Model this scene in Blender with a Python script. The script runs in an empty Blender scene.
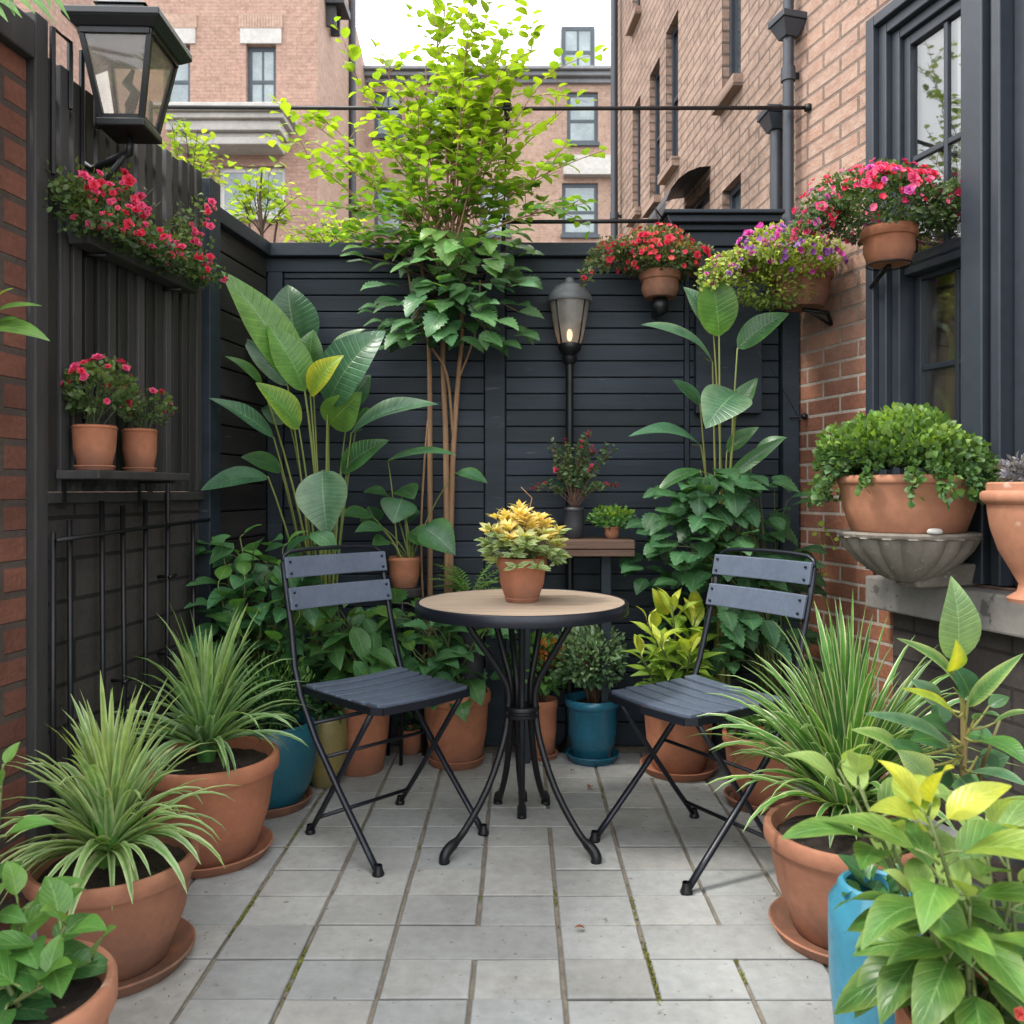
import bpy, math, random
from mathutils import Vector, Matrix
random.seed(11)
R = random.uniform
V = Vector
PI = math.pi
scene = bpy.context.scene
COL = scene.collection
CAMZ = 1.08
F = 850.0

def P(px, py, Y):
    """point on the photograph's ray (px, py) at depth Y"""
    return V(((px - 520) / F * Y, Y, CAMZ - (py - 490) / F * Y))

def lerp(a, b, t):
    return a + (b - a) * t

def mixc(a, b, t):
    return tuple(lerp(x, y, t) for x, y in zip(a, b))

# ------------------------------------------------------------------ mesh builder
class MB:
    def __init__(s, M=None):
        s.v = []; s.f = []; s.uv = []; s.c = []; s.M = M

    def add(s, verts, faces, uvs=None, cols=None):
        o = len(s.v)
        if s.M is not None:
            verts = [s.M @ V(p) for p in verts]
        s.v.extend([tuple(p) for p in verts])
        s.f.extend([tuple(i + o for i in f) for f in faces])
        s.uv.extend(uvs if uvs else [(p[0], p[2]) for p in verts])
        s.c.extend(cols if cols else [(1, 1, 1)] * len(verts))

    def quad(s, a, b, c, d, uvs=None, col=None):
        s.add([a, b, c, d], [(0, 1, 2, 3)], uvs, [col] * 4 if col else None)

    def box(s, x0, x1, y0, y1, z0, z1, col=None):
        c = [(x0, y0, z0), (x1, y0, z0), (x1, y1, z0), (x0, y1, z0), (x0, y0, z1), (x1, y0, z1), (x1, y1, z1), (x0, y1, z1)]
        for f in ((0, 3, 2, 1), (4, 5, 6, 7)):
            s.add([c[i] for i in f], [(0, 1, 2, 3)], [(c[i][0], c[i][1]) for i in f], [col] * 4 if col else None)
        for f in ((0, 1, 5, 4), (2, 3, 7, 6)):
            s.add([c[i] for i in f], [(0, 1, 2, 3)], [(c[i][0], c[i][2]) for i in f], [col] * 4 if col else None)
        for f in ((1, 2, 6, 5), (3, 0, 4, 7)):
            s.add([c[i] for i in f], [(0, 1, 2, 3)], [(c[i][1], c[i][2]) for i in f], [col] * 4 if col else None)

    def solid(s, x0, x1, y0, y1, z0, z1, col=None):
        """box with shared corners (for the bevel modifier)"""
        c = [(x0, y0, z0), (x1, y0, z0), (x1, y1, z0), (x0, y1, z0), (x0, y0, z1), (x1, y0, z1), (x1, y1, z1), (x0, y1, z1)]
        s.add(c, [(0, 3, 2, 1), (4, 5, 6, 7), (0, 1, 5, 4), (2, 3, 7, 6), (1, 2, 6, 5), (3, 0, 4, 7)], None, [col] * 8 if col else None)

    def prism(s, b0, b1, z0, z1):
        """frustum: b0, b1 = (x0, x1, y0, y1) at z0, z1"""
        c = [(b0[0], b0[2], z0), (b0[1], b0[2], z0), (b0[1], b0[3], z0), (b0[0], b0[3], z0),
             (b1[0], b1[2], z1), (b1[1], b1[2], z1), (b1[1], b1[3], z1), (b1[0], b1[3], z1)]
        s.add(c, [(0, 3, 2, 1), (4, 5, 6, 7), (0, 1, 5, 4), (2, 3, 7, 6), (1, 2, 6, 5), (3, 0, 4, 7)])

    def tube(s, path, rad, n=8, col=None, flat=1.0):
        path = [V(p) for p in path]
        m = len(path)
        if not isinstance(rad, (list, tuple)):
            rad = [rad] * m
        vs, us = [], []
        ref = None
        acc = 0
        for i, p in enumerate(path):
            d = (path[min(i + 1, m - 1)] - path[max(i - 1, 0)]).normalized()
            if ref is None:
                ref = d.orthogonal().normalized()
                if flat != 1.0:
                    ref = V((0, 0, 1)).cross(d).normalized() if abs(d.z) < .9 else V((1, 0, 0))
            ref = (ref - d * ref.dot(d)).normalized()
            bi = d.cross(ref)
            if i:
                acc += (p - path[i - 1]).length
            for k in range(n):
                a = 2 * PI * k / n
                vs.append(p + ref * (math.cos(a) * rad[i]) + bi * (math.sin(a) * rad[i] * flat))
                us.append((k / n, acc))
        fs = []
        for i in range(m - 1):
            for k in range(n):
                fs.append((i * n + k, i * n + (k + 1) % n, (i + 1) * n + (k + 1) % n, (i + 1) * n + k))
        fs.append(tuple(range(n - 1, -1, -1)))
        fs.append(tuple((m - 1) * n + k for k in range(n)))
        s.add(vs, fs, us, [col] * len(vs) if col else None)

    def lathe(s, prof, seg=40, c=(0, 0, 0), mod=None, close=False):
        vs, us, fs = [], [], []
        for i, (r, z) in enumerate(prof):
            for k in range(seg):
                a = 2 * PI * k / seg
                q = r * (mod(a, i) if mod else 1)
                vs.append((c[0] + math.cos(a) * q, c[1] + math.sin(a) * q, c[2] + z))
                us.append((k / seg * 2, z))
        for i in range(len(prof) - 1):
            for k in range(seg):
                fs.append((i * seg + k, i * seg + (k + 1) % seg, (i + 1) * seg + (k + 1) % seg, (i + 1) * seg + k))
        if close:
            fs.append(tuple(range(seg - 1, -1, -1)))
            fs.append(tuple((len(prof) - 1) * seg + k for k in range(seg)))
        s.add(vs, fs, us)

    def build(s, name, mat, parent=None, smooth=False, bevel=0, loc=None, local=False, auto=None):
        me = bpy.data.meshes.new(name)
        off = V((0, 0, 0))
        if parent is not None and not local:
            q = parent
            while q is not None:
                off += q.location; q = q.parent
        elif loc is not None:
            off = V(loc)
        me.from_pydata([(a - off.x, b - off.y, c - off.z) for a, b, c in s.v], [], s.f)
        uvl = me.uv_layers.new(name='UVMap')
        idx = [0] * len(me.loops)
        me.loops.foreach_get('vertex_index', idx)
        flat = []
        for i in idx:
            flat.extend(s.uv[i])
        uvl.data.foreach_set('uv', flat)
        ca = me.color_attributes.new('Col', 'FLOAT_COLOR', 'POINT')
        fc = []
        for c in s.c:
            fc.extend((c[0], c[1], c[2], 1))
        ca.data.foreach_set('color', fc)
        if smooth:
            me.polygons.foreach_set('use_smooth', [True] * len(me.polygons))
        me.materials.append(mat)
        o = bpy.data.objects.new(name, me)
        COL.objects.link(o)
        if parent is not None:
            o.parent = parent
        elif loc is not None:
            o.location = loc
        if bevel:
            b = o.modifiers.new('edge', 'BEVEL'); b.width = bevel; b.segments = 2; b.limit_method = 'ANGLE'
        if auto:
            try:
                me.set_sharp_from_angle(angle=math.radians(auto))
            except Exception:
                pass
        return o

def thing(name, label, cat, loc=(0, 0, 0), group=None, rz=0):
    o = bpy.data.objects.new(name, None)
    COL.objects.link(o)
    o.location = loc; o.rotation_euler = (0, 0, rz); o.empty_display_size = .1
    return tag(o, label, cat, group)

def shade(a=.75, b=1.3):
    k = R(a, b); return (k, k * R(.97, 1.03), k * R(.95, 1.05))

def tag(o, label, cat, group=None):
    o['label'] = label; o['category'] = cat
    if group: o['group'] = group
    return o

def struct(o):
    o['kind'] = 'structure'
    return o

# ------------------------------------------------------------------ materials
def newmat(name):
    m = bpy.data.materials.new(name); m.use_nodes = True
    nt = m.node_tree
    for n in list(nt.nodes): nt.nodes.remove(n)
    out = nt.nodes.new('ShaderNodeOutputMaterial')
    return m, nt, out

def N(nt, t, **kw):
    n = nt.nodes.new(t)
    for k, v in kw.items():
        if k in n.inputs: n.inputs[k].default_value = v
        else: setattr(n, k, v)
    return n

def L(nt, a, b): nt.links.new(a, b)

def c4(c): return (c[0], c[1], c[2], 1)

def mixrgb(nt, fac, a, b, mode='MIX'):
    n = nt.nodes.new('ShaderNodeMix'); n.data_type = 'RGBA'; n.blend_type = mode
    for sock, v in ((n.inputs[0], fac), (n.inputs[6], a), (n.inputs[7], b)):
        if hasattr(v, 'is_output'): nt.links.new(v, sock)
        elif isinstance(v, (int, float)): sock.default_value = v
        else: sock.default_value = c4(v)
    return n.outputs[2]

def ramp(nt, fac, p0, p1, c0=(0, 0, 0), c1=(1, 1, 1)):
    r = nt.nodes.new('ShaderNodeValToRGB')
    r.color_ramp.elements[0].position = p0; r.color_ramp.elements[1].position = p1
    r.color_ramp.elements[0].color = c4(c0); r.color_ramp.elements[1].color = c4(c1)
    nt.links.new(fac, r.inputs[0])
    return r.outputs[0]

def noise(nt, vec, scale, detail=5, rough=.6):
    n = N(nt, 'ShaderNodeTexNoise', Scale=scale, Detail=detail, Roughness=rough)
    if vec is not None: L(nt, vec, n.inputs['Vector'])
    return n.outputs['Fac']

def scaled(nt, vec, sc):
    m = nt.nodes.new('ShaderNodeMapping'); m.inputs['Scale'].default_value = sc
    L(nt, vec, m.inputs['Vector']); return m.outputs[0]

def surf(name, col, col2=None, rough=.6, scale=6, bump=.15, bscale=60, stretch=(1, 1, 1), metallic=0, vcol=False, spots=None, spec=.5, grime=None, rvar=.15, stains=None):
    """painted, fired or cast surface with blotches, fine relief and uneven gloss"""
    m, nt, out = newmat(name)
    tc = N(nt, 'ShaderNodeTexCoord')
    vec = scaled(nt, tc.outputs['Object'], stretch)
    b = N(nt, 'ShaderNodeBsdfPrincipled', Roughness=rough, Metallic=metallic)
    b.inputs['Specular IOR Level'].default_value = spec
    big = noise(nt, vec, scale)
    c = mixrgb(nt, ramp(nt, big, .3, .7), col, col2 or tuple(x * .75 for x in col))
    fine = noise(nt, vec, scale * 9, 4)
    c = mixrgb(nt, ramp(nt, fine, .35, .75), c, mixrgb(nt, 1, c, (.8, .8, .8), 'MULTIPLY'))
    if stains:
        c = mixrgb(nt, ramp(nt, noise(nt, vec, stains, 6, .7), .52, .68, (0, 0, 0), (.6, .6, .6)), c, mixrgb(nt, 1, c, (.66, .64, .6), 'MULTIPLY'))
    if spots:
        sp = noise(nt, vec, spots[1], 3)
        c = mixrgb(nt, ramp(nt, sp, spots[2], spots[2] + .06), c, spots[0])
    if grime:
        sep = N(nt, 'ShaderNodeSeparateXYZ'); L(nt, tc.outputs['Object'], sep.inputs[0])
        mr = N(nt, 'ShaderNodeMapRange'); mr.inputs['From Min'].default_value = grime[1]; mr.inputs['From Max'].default_value = grime[2]
        mr.inputs['To Min'].default_value = 1; mr.inputs['To Max'].default_value = 0
        L(nt, sep.outputs[2], mr.inputs[0])
        mm = N(nt, 'ShaderNodeMath', operation='MULTIPLY'); L(nt, mr.outputs[0], mm.inputs[0]); L(nt, ramp(nt, noise(nt, vec, 9), .35, .65), mm.inputs[1])
        c = mixrgb(nt, mm.outputs[0], c, grime[0])
    if vcol:
        a = N(nt, 'ShaderNodeAttribute', attribute_name='Col')
        c = mixrgb(nt, 1, c, a.outputs['Color'], 'MULTIPLY')
    L(nt, c, b.inputs['Base Color'])
    if rvar:
        mr = N(nt, 'ShaderNodeMapRange'); mr.inputs['To Min'].default_value = max(.03, rough - rvar); mr.inputs['To Max'].default_value = min(1, rough + rvar)
        L(nt, big, mr.inputs[0]); L(nt, mr.outputs[0], b.inputs['Roughness'])
    if bump:
        bp = N(nt, 'ShaderNodeBump', Strength=bump, Distance=.004)
        L(nt, noise(nt, vec, bscale, 6, .65), bp.inputs['Height']); L(nt, bp.outputs[0], b.inputs['Normal'])
    L(nt, b.outputs[0], out.inputs[0])
    return m

def brickmat(name, c1, c2, mortar, bw=.215, rh=.075, ms=.01, bump=.6, wash=None, dirt=.35, washz=None, mortar_hi=None):
    m, nt, out = newmat(name)
    tc = N(nt, 'ShaderNodeTexCoord')
    uv = tc.outputs['UV']
    wob = N(nt, 'ShaderNodeTexNoise', Scale=3.0, Detail=3)
    L(nt, uv, wob.inputs['Vector'])
    off = N(nt, 'ShaderNodeVectorMath', operation='MULTIPLY_ADD')
    L(nt, wob.outputs['Color'], off.inputs[0]); off.inputs[1].default_value = (.006, .006, 0); L(nt, uv, off.inputs[2])
    bt = N(nt, 'ShaderNodeTexBrick', Scale=1.0)
    bt.inputs['Mortar Size'].default_value = ms; bt.inputs['Mortar Smooth'].default_value = .25
    bt.inputs['Brick Width'].default_value = bw; bt.inputs['Row Height'].default_value = rh; bt.inputs['Bias'].default_value = -.1
    bt.inputs['Color1'].default_value = c4(c1); bt.inputs['Color2'].default_value = c4(c2); bt.inputs['Mortar'].default_value = c4(mortar)
    L(nt, off.outputs[0], bt.inputs['Vector'])
    c = bt.outputs['Color']
    if mortar_hi:
        sp_ = N(nt, 'ShaderNodeSeparateXYZ'); L(nt, uv, sp_.inputs[0])
        mr_ = N(nt, 'ShaderNodeMapRange'); mr_.inputs['From Min'].default_value = 1.5; mr_.inputs['From Max'].default_value = 2.0
        L(nt, sp_.outputs[1], mr_.inputs[0])
        mu_ = N(nt, 'ShaderNodeMath', operation='MULTIPLY'); L(nt, mr_.outputs[0], mu_.inputs[0]); L(nt, bt.outputs['Fac'], mu_.inputs[1])
        c = mixrgb(nt, mu_.outputs[0], c, mortar_hi)
    big = noise(nt, uv, 1.3); fine = noise(nt, uv, 55, 5)
    mid = noise(nt, uv, 7, 5)
    c = mixrgb(nt, ramp(nt, mid, .35, .75), c, mixrgb(nt, 1, c, (.62, .58, .56), 'MULTIPLY'))
    c = mixrgb(nt, dirt, c, mixrgb(nt, 1, c, ramp(nt, big, .3, .7, (.45, .42, .4), (1.15, 1.15, 1.15)), 'MULTIPLY'))
    c = mixrgb(nt, .5, c, mixrgb(nt, 1, c, ramp(nt, fine, .3, .75, (.6, .6, .6), (1.3, 1.3, 1.3)), 'MULTIPLY'))
    if wash:
        f = ramp(nt, noise(nt, uv, 16, 6, .7), .40, .66)
        if washz:
            sep = N(nt, 'ShaderNodeSeparateXYZ'); L(nt, uv, sep.inputs[0])
            mr = N(nt, 'ShaderNodeMapRange'); mr.inputs['From Min'].default_value = washz[0]; mr.inputs['From Max'].default_value = washz[1]
            L(nt, sep.outputs[1], mr.inputs[0])
            mm = N(nt, 'ShaderNodeMath', operation='MULTIPLY_ADD'); L(nt, f, mm.inputs[0]); mm.inputs[1].default_value = .45; mm.inputs[2].default_value = .52
            m2 = N(nt, 'ShaderNodeMath', operation='MULTIPLY'); L(nt, mm.outputs[0], m2.inputs[0]); L(nt, mr.outputs[0], m2.inputs[1]); f = m2.outputs[0]
        else:
            mm = N(nt, 'ShaderNodeMath', operation='MULTIPLY'); L(nt, f, mm.inputs[0]); mm.inputs[1].default_value = .5; f = mm.outputs[0]
        inv = N(nt, 'ShaderNodeMath', operation='MULTIPLY_ADD'); L(nt, bt.outputs['Fac'], inv.inputs[0]); inv.inputs[1].default_value = -.85; inv.inputs[2].default_value = 1
        mm3 = N(nt, 'ShaderNodeMath', operation='MULTIPLY'); L(nt, f, mm3.inputs[0]); L(nt, inv.outputs[0], mm3.inputs[1])
        c = mixrgb(nt, mm3.outputs[0], c, wash)
    b = N(nt, 'ShaderNodeBsdfPrincipled', Roughness=.88)
    L(nt, c, b.inputs['Base Color'])
    h = N(nt, 'ShaderNodeMath', operation='MULTIPLY_ADD'); L(nt, bt.outputs['Fac'], h.inputs[0]); h.inputs[1].default_value = -1
    hf = N(nt, 'ShaderNodeMath', operation='MULTIPLY'); L(nt, fine, hf.inputs[0]); hf.inputs[1].default_value = .55
    L(nt, hf.outputs[0], h.inputs[2])
    bp = N(nt, 'ShaderNodeBump', Strength=bump, Distance=.008); L(nt, h.outputs[0], bp.inputs['Height']); L(nt, bp.outputs[0], b.inputs['Normal'])
    L(nt, b.outputs[0], out.inputs[0])
    return m

def leafmat(name, rough=.42, veins=9, vamt=.25, trans=.3, mid=.5, spec=.45, slope=5.0, midw=.035):
    m, nt, out = newmat(name)
    a = N(nt, 'ShaderNodeAttribute', attribute_name='Col')
    uv = N(nt, 'ShaderNodeUVMap')
    sep = N(nt, 'ShaderNodeSeparateXYZ'); L(nt, uv.outputs[0], sep.inputs[0])
    au = N(nt, 'ShaderNodeMath', operation='SUBTRACT'); L(nt, sep.outputs[0], au.inputs[0]); au.inputs[1].default_value = .5
    ab = N(nt, 'ShaderNodeMath', operation='ABSOLUTE'); L(nt, au.outputs[0], ab.inputs[0])
    k = N(nt, 'ShaderNodeMath', operation='MULTIPLY'); L(nt, ab.outputs[0], k.inputs[0]); k.inputs[1].default_value = -slope
    k2 = N(nt, 'ShaderNodeMath', operation='MULTIPLY_ADD'); L(nt, sep.outputs[1], k2.inputs[0]); k2.inputs[1].default_value = veins; L(nt, k.outputs[0], k2.inputs[2])
    sn = N(nt, 'ShaderNodeMath', operation='SINE'); k3 = N(nt, 'ShaderNodeMath', operation='MULTIPLY'); L(nt, k2.outputs[0], k3.inputs[0]); k3.inputs[1].default_value = 2 * PI
    L(nt, k3.outputs[0], sn.inputs[0])
    vr = ramp(nt, sn.outputs[0], .55, 1.0)
    mr = ramp(nt, ab.outputs[0], midw * .4, midw, (1, 1, 1), (0, 0, 0))
    tc = N(nt, 'ShaderNodeTexCoord')
    nz = noise(nt, tc.outputs['Object'], 22, 4)
    c = mixrgb(nt, 1, a.outputs['Color'], ramp(nt, nz, .3, .75, (.68, .72, .7), (1.25, 1.2, 1.15)), 'MULTIPLY')
    if vamt > 0:
        c = mixrgb(nt, ramp(nt, noise(nt, tc.outputs['Object'], 75, 3), .69, .76, (0, 0, 0), (.55, .55, .55)), c, (.17, .11, .035))
    light = mixrgb(nt, 1, c, (1.9, 1.7, 1.7), 'MULTIPLY')
    vm = N(nt, 'ShaderNodeMath', operation='MULTIPLY'); L(nt, vr, vm.inputs[0]); vm.inputs[1].default_value = vamt
    c = mixrgb(nt, vm.outputs[0], c, light)
    mm = N(nt, 'ShaderNodeMath', operation='MULTIPLY'); L(nt, mr, mm.inputs[0]); mm.inputs[1].default_value = mid
    c = mixrgb(nt, mm.outputs[0], c, mixrgb(nt, .5, light, (.35, .42, .2)))
    b = N(nt, 'ShaderNodeBsdfPrincipled', Roughness=rough); b.inputs['Specular IOR Level'].default_value = spec
    L(nt, c, b.inputs['Base Color'])
    if vamt > 0:
        bp = N(nt, 'ShaderNodeBump', Strength=.35, Distance=.004); bp.invert = True
        L(nt, vr, bp.inputs['Height']); L(nt, bp.outputs[0], b.inputs['Normal'])
    t = N(nt, 'ShaderNodeBsdfTranslucent'); L(nt, mixrgb(nt, 1, c, (1.9, 1.9, .7), 'MULTIPLY'), t.inputs[0])
    ms = N(nt, 'ShaderNodeMixShader'); ms.inputs[0].default_value = trans
    L(nt, b.outputs[0], ms.inputs[1]); L(nt, t.outputs[0], ms.inputs[2]); L(nt, ms.outputs[0], out.inputs[0])
    return m

def vmat(name, rough=.6, trans=0.0):
    m, nt, out = newmat(name)
    a = N(nt, 'ShaderNodeAttribute', attribute_name='Col')
    b = N(nt, 'ShaderNodeBsdfPrincipled', Roughness=rough)
    L(nt, a.outputs['Color'], b.inputs['Base Color'])
    if trans:
        t = N(nt, 'ShaderNodeBsdfTranslucent'); L(nt, a.outputs['Color'], t.inputs[0])
        ms = N(nt, 'ShaderNodeMixShader'); ms.inputs[0].default_value = trans
        L(nt, b.outputs[0], ms.inputs[1]); L(nt, t.outputs[0], ms.inputs[2]); L(nt, ms.outputs[0], out.inputs[0])
    else:
        L(nt, b.outputs[0], out.inputs[0])
    return m

def glassmat(name, tint=(.7, .75, .75), gloss=.3, rough=.03, haze=None, hazeamt=.0):
    m, nt, out = newmat(name)
    tr = N(nt, 'ShaderNodeBsdfTransparent'); tr.inputs[0].default_value = c4(tint)
    gl = N(nt, 'ShaderNodeBsdfGlossy', Roughness=rough)
    tc = N(nt, 'ShaderNodeTexCoord')
    bp = N(nt, 'ShaderNodeBump', Strength=.04, Distance=.02); L(nt, noise(nt, tc.outputs['Object'], 3, 2), bp.inputs['Height']); L(nt, bp.outputs[0], gl.inputs['Normal'])
    lw = N(nt, 'ShaderNodeLayerWeight', Blend=.25)
    mr = N(nt, 'ShaderNodeMapRange'); mr.inputs['To Min'].default_value = gloss; mr.inputs['To Max'].default_value = .95
    L(nt, lw.outputs['Fresnel'], mr.inputs[0])
    ms = N(nt, 'ShaderNodeMixShader'); L(nt, mr.outputs[0], ms.inputs[0]); L(nt, tr.outputs[0], ms.inputs[1]); L(nt, gl.outputs[0], ms.inputs[2])
    if haze:
        d = N(nt, 'ShaderNodeBsdfDiffuse'); d.inputs[0].default_value = c4(haze)
        t2 = N(nt, 'ShaderNodeBsdfTranslucent'); t2.inputs[0].default_value = c4(haze)
        ad = N(nt, 'ShaderNodeMixShader'); ad.inputs[0].default_value = .5; L(nt, d.outputs[0], ad.inputs[1]); L(nt, t2.outputs[0], ad.inputs[2])
        nz = N(nt, 'ShaderNodeMath', operation='MULTIPLY'); L(nt, ramp(nt, noise(nt, tc.outputs['Object'], 14, 4), .25, .8, (.5, .5, .5)), nz.inputs[0]); nz.inputs[1].default_value = hazeamt
        m3 = N(nt, 'ShaderNodeMixShader'); L(nt, nz.outputs[0], m3.inputs[0]); L(nt, ms.outputs[0], m3.inputs[1]); L(nt, ad.outputs[0], m3.inputs[2])
        L(nt, m3.outputs[0], out.inputs[0])
    else:
        L(nt, ms.outputs[0], out.inputs[0])
    return m

def emit(name, col, s):
    m, nt, out = newmat(name)
    e = N(nt, 'ShaderNodeEmission', Strength=s); e.inputs[0].default_value = c4(col); L(nt, e.outputs[0], out.inputs[0]); return m

M_ = {}
M_['navy'] = surf('navy_fence_paint', (.023, .034, .047), (.014, .021, .030), rough=.58, scale=2.5, bump=.35, bscale=40, stretch=(.3, 1, 3), spots=((.055, .06, .066), 16, .665), vcol=True, spec=.3)
M_['black_wood'] = surf('black_stained_wood', (.052, .051, .052), (.026, .0255, .026), rough=.62, scale=3, bump=.45, bscale=50, stretch=(2.5, 2.5, .22), spots=((.075, .07, .066), 14, .67), vcol=True, spec=.3)
M_['char_board'] = surf('charcoal_boards', (.036, .035, .0355), (.02, .0195, .02), rough=.62, scale=3, bump=.4, bscale=40, stretch=(.4, .4, 3), spots=((.06, .057, .055), 18, .67), vcol=True, spec=.3)
M_['iron'] = surf('black_iron', (.012, .013, .016), (.008, .009, .011), rough=.42, scale=12, bump=.12, bscale=120, metallic=.35)
M_['chair_paint'] = surf('slate_blue_chair_paint', (.105, .132, .18), (.078, .10, .142), rough=.45, scale=7, bump=.15, bscale=90, spots=((.17, .19, .22), 45, .7))
M_['chair_iron'] = surf('dark_navy_iron', (.012, .015, .024), (.008, .010, .016), rough=.36, scale=14, bump=.1, bscale=140, metallic=.25)
M_['rail_iron'] = surf('rail_iron', (.03, .03, .032), (.018, .018, .02), rough=.45, scale=12, metallic=.4)
M_['table_wood'] = surf('pale_tan_tabletop', (.44, .345, .265), (.32, .245, .18), rough=.52, scale=4, bump=.22, bscale=30, stretch=(.5, 8, 1), spots=((.27, .18, .115), 7, .64))
M_['bench_wood'] = surf('weathered_brown_bench', (.13, .07, .045), (.075, .04, .027), rough=.65, scale=4, bump=.4, bscale=30, stretch=(.4, 6, 8))
M_['terra'] = surf('terracotta', (.42, .165, .085), (.29, .108, .056), rough=.82, scale=4, bump=.2, bscale=90, spots=((.45, .25, .17), 7, .67), grime=((.20, .10, .065), -.02, .09))
M_['terra_old'] = surf('weathered_terracotta', (.36, .155, .088), (.23, .098, .058), rough=.84, scale=4, bump=.22, bscale=90, spots=((.41, .25, .18), 7, .66), grime=((.13, .075, .05), -.02, .16))
M_['terra_pale'] = surf('pale_terracotta', (.44, .20, .115), (.36, .155, .09), rough=.8, scale=4, bump=.1, bscale=90, spots=((.5, .33, .25), 9, .66))
M_['blue_glaze'] = surf('teal_blue_glaze', (.020, .135, .21), (.012, .095, .155), rough=.24, scale=6, bump=.08, bscale=30, spots=((.05, .2, .27), 22, .7))
M_['teal_glaze'] = surf('dark_teal_glaze', (.018, .12, .165), (.012, .085, .12), rough=.36, scale=6, bump=.08, bscale=30, spots=((.05, .13, .15), 22, .7))
M_['light_blue'] = surf('light_blue_glaze', (.055, .25, .36), (.035, .185, .285), rough=.24, scale=4, bump=.05, bscale=30, spots=((.12, .32, .42), 18, .7))
M_['olive'] = surf('olive_glaze', (.24, .18, .055), (.15, .14, .06), rough=.4, scale=9)
M_['dark_pot'] = surf('charcoal_pot', (.035, .037, .043), (.02, .022, .027), rough=.55, scale=8)
M_['stone'] = surf('cast_stone', (.23, .205, .17), (.14, .125, .105), rough=.9, scale=7, bump=.5, bscale=70, spots=((.33, .32, .29), 25, .62))
M_['sill'] = surf('grey_sill_stone', (.27, .255, .235), (.18, .172, .16), rough=.88, scale=3, bump=.4, bscale=60, spots=((.09, .085, .08), 13, .62))
M_['soil'] = surf('potting_soil', (.030, .018, .012), (.012, .008, .006), rough=.95, scale=30, bump=1.0, bscale=120, spots=((.10, .065, .04), 70, .66))
M_['window_paint'] = surf('slate_window_paint', (.036, .044, .058), (.026, .033, .045), rough=.4, scale=3, bump=.06, bscale=40)
M_['far_frame'] = surf('slate_far_window_paint', (.055, .075, .09), (.04, .055, .07), rough=.5, scale=3, bump=0)
M_['white_frame'] = surf('white_paint', (.72, .73, .72), (.62, .63, .62), rough=.5, scale=4, bump=0)
M_['far_stone'] = surf('pale_limestone', (.50, .485, .46), (.40, .385, .36), rough=.85, scale=1.2, bump=.2, bscale=20)
M_['slate_roof'] = surf('grey_metal_roof', (.25, .26, .28), (.18, .19, .2), rough=.6, scale=1, bump=0)
M_['paver'] = surf('grey_paver', (.385, .392, .38), (.285, .289, .28), rough=.78, scale=3.2, bump=.3, bscale=110, vcol=True, spots=((.17, .155, .135), 40, .655), stains=2.1)
M_['joint'] = surf('joint_sand', (.27, .23, .175), (.15, .13, .10), rough=.95, scale=25, bump=.8, bscale=160, spots=((.10, .11, .03), 6, .62))
M_['ground'] = surf('packed_earth', (.12, .11, .09), (.08, .075, .06), rough=.95, scale=1, bump=.5, bscale=14)
M_['red_brick'] = brickmat('red_brick', (.40, .165, .092), (.21, .085, .057), (.52, .46, .40), wash=(.40, .285, .225), washz=(1.4, 2.1), bump=1.0, rh=.066, ms=.007, dirt=.8, mortar_hi=(.20, .15, .125))
M_['tan_brick'] = brickmat('pinkish_tan_brick', (.37, .25, .19), (.285, .185, .14), (.19, .14, .115), wash=(.42, .32, .26), bump=1.0, rh=.062, ms=.0075, dirt=.75, bw=.26)
M_['far_brick'] = brickmat('far_pink_brick', (.44, .265, .20), (.36, .205, .155), (.33, .24, .195), wash=(.48, .34, .27), bump=.35)
M_['far_brick2'] = brickmat('far_beige_brick', (.45, .30, .225), (.39, .25, .19), (.40, .29, .23), wash=(.5, .37, .3), bump=.3)
M_['dark_brick'] = brickmat('dark_red_brick', (.20, .078, .05), (.13, .05, .036), (.075, .058, .048), bump=.9, bw=.23)
M_['plinth'] = brickmat('painted_block', (.062, .053, .048), (.050, .044, .040), (.025, .022, .02), bw=.40, rh=.10, ms=.006, bump=.6)
M_['block_board'] = brickmat('charcoal_block_boards', (.046, .043, .041), (.032, .030, .029), (.007, .007, .007), bw=.47, rh=.112, ms=.006, bump=.7, dirt=.2)
M_['pane'] = glassmat('window_glass', (.86, .88, .88), .15, .015)
M_['far_pane'] = surf('far_window_glass', (.30, .36, .37), (.17, .22, .235), rough=.12, scale=1.6, bump=0, spec=.8, rvar=.05)
M_['dark_pane'] = surf('dark_window_glass', (.05, .065, .075), (.025, .033, .04), rough=.1, scale=1.6, bump=0, spec=.8, rvar=.05)
M_['lantern_glass'] = glassmat('dusty_lantern_glass', (.93, .9, .86), .08, .06, (.66, .58, .5), .4)
M_['lamp_glass'] = glassmat('smoky_lamp_glass', (.8, .78, .75), .16, .1, (.62, .60, .57), .6)
M_['bulb'] = emit('warm_filament', (1.0, .6, .3), 5)
M_['blind'] = surf('tan_blind', (.46, .32, .19), (.33, .22, .125), rough=.7, scale=1.5, bump=.2, bscale=4, stretch=(.3, .3, 14))
M_['interior'] = surf('dim_interior', (.05, .042, .036), (.03, .026, .022), rough=.9, scale=2, bump=0)
M_['big_leaf'] = leafmat('big_leaf', .33, 15, .22, .28, .55, .5, 3.0, .02)
M_['leaf'] = leafmat('broad_leaf', .36, 7, .25, .25, .45)
M_['tree_leaf'] = leafmat('tree_leaf', .5, 6, .12, .45, .25)
M_['small_leaf'] = leafmat('small_leaf', .5, 3, 0, .28, .2)
M_['blade'] = leafmat('strap_leaf', .36, 0, 0, .25, .0)
M_['petal'] = vmat('petal', .6, .35)
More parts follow.
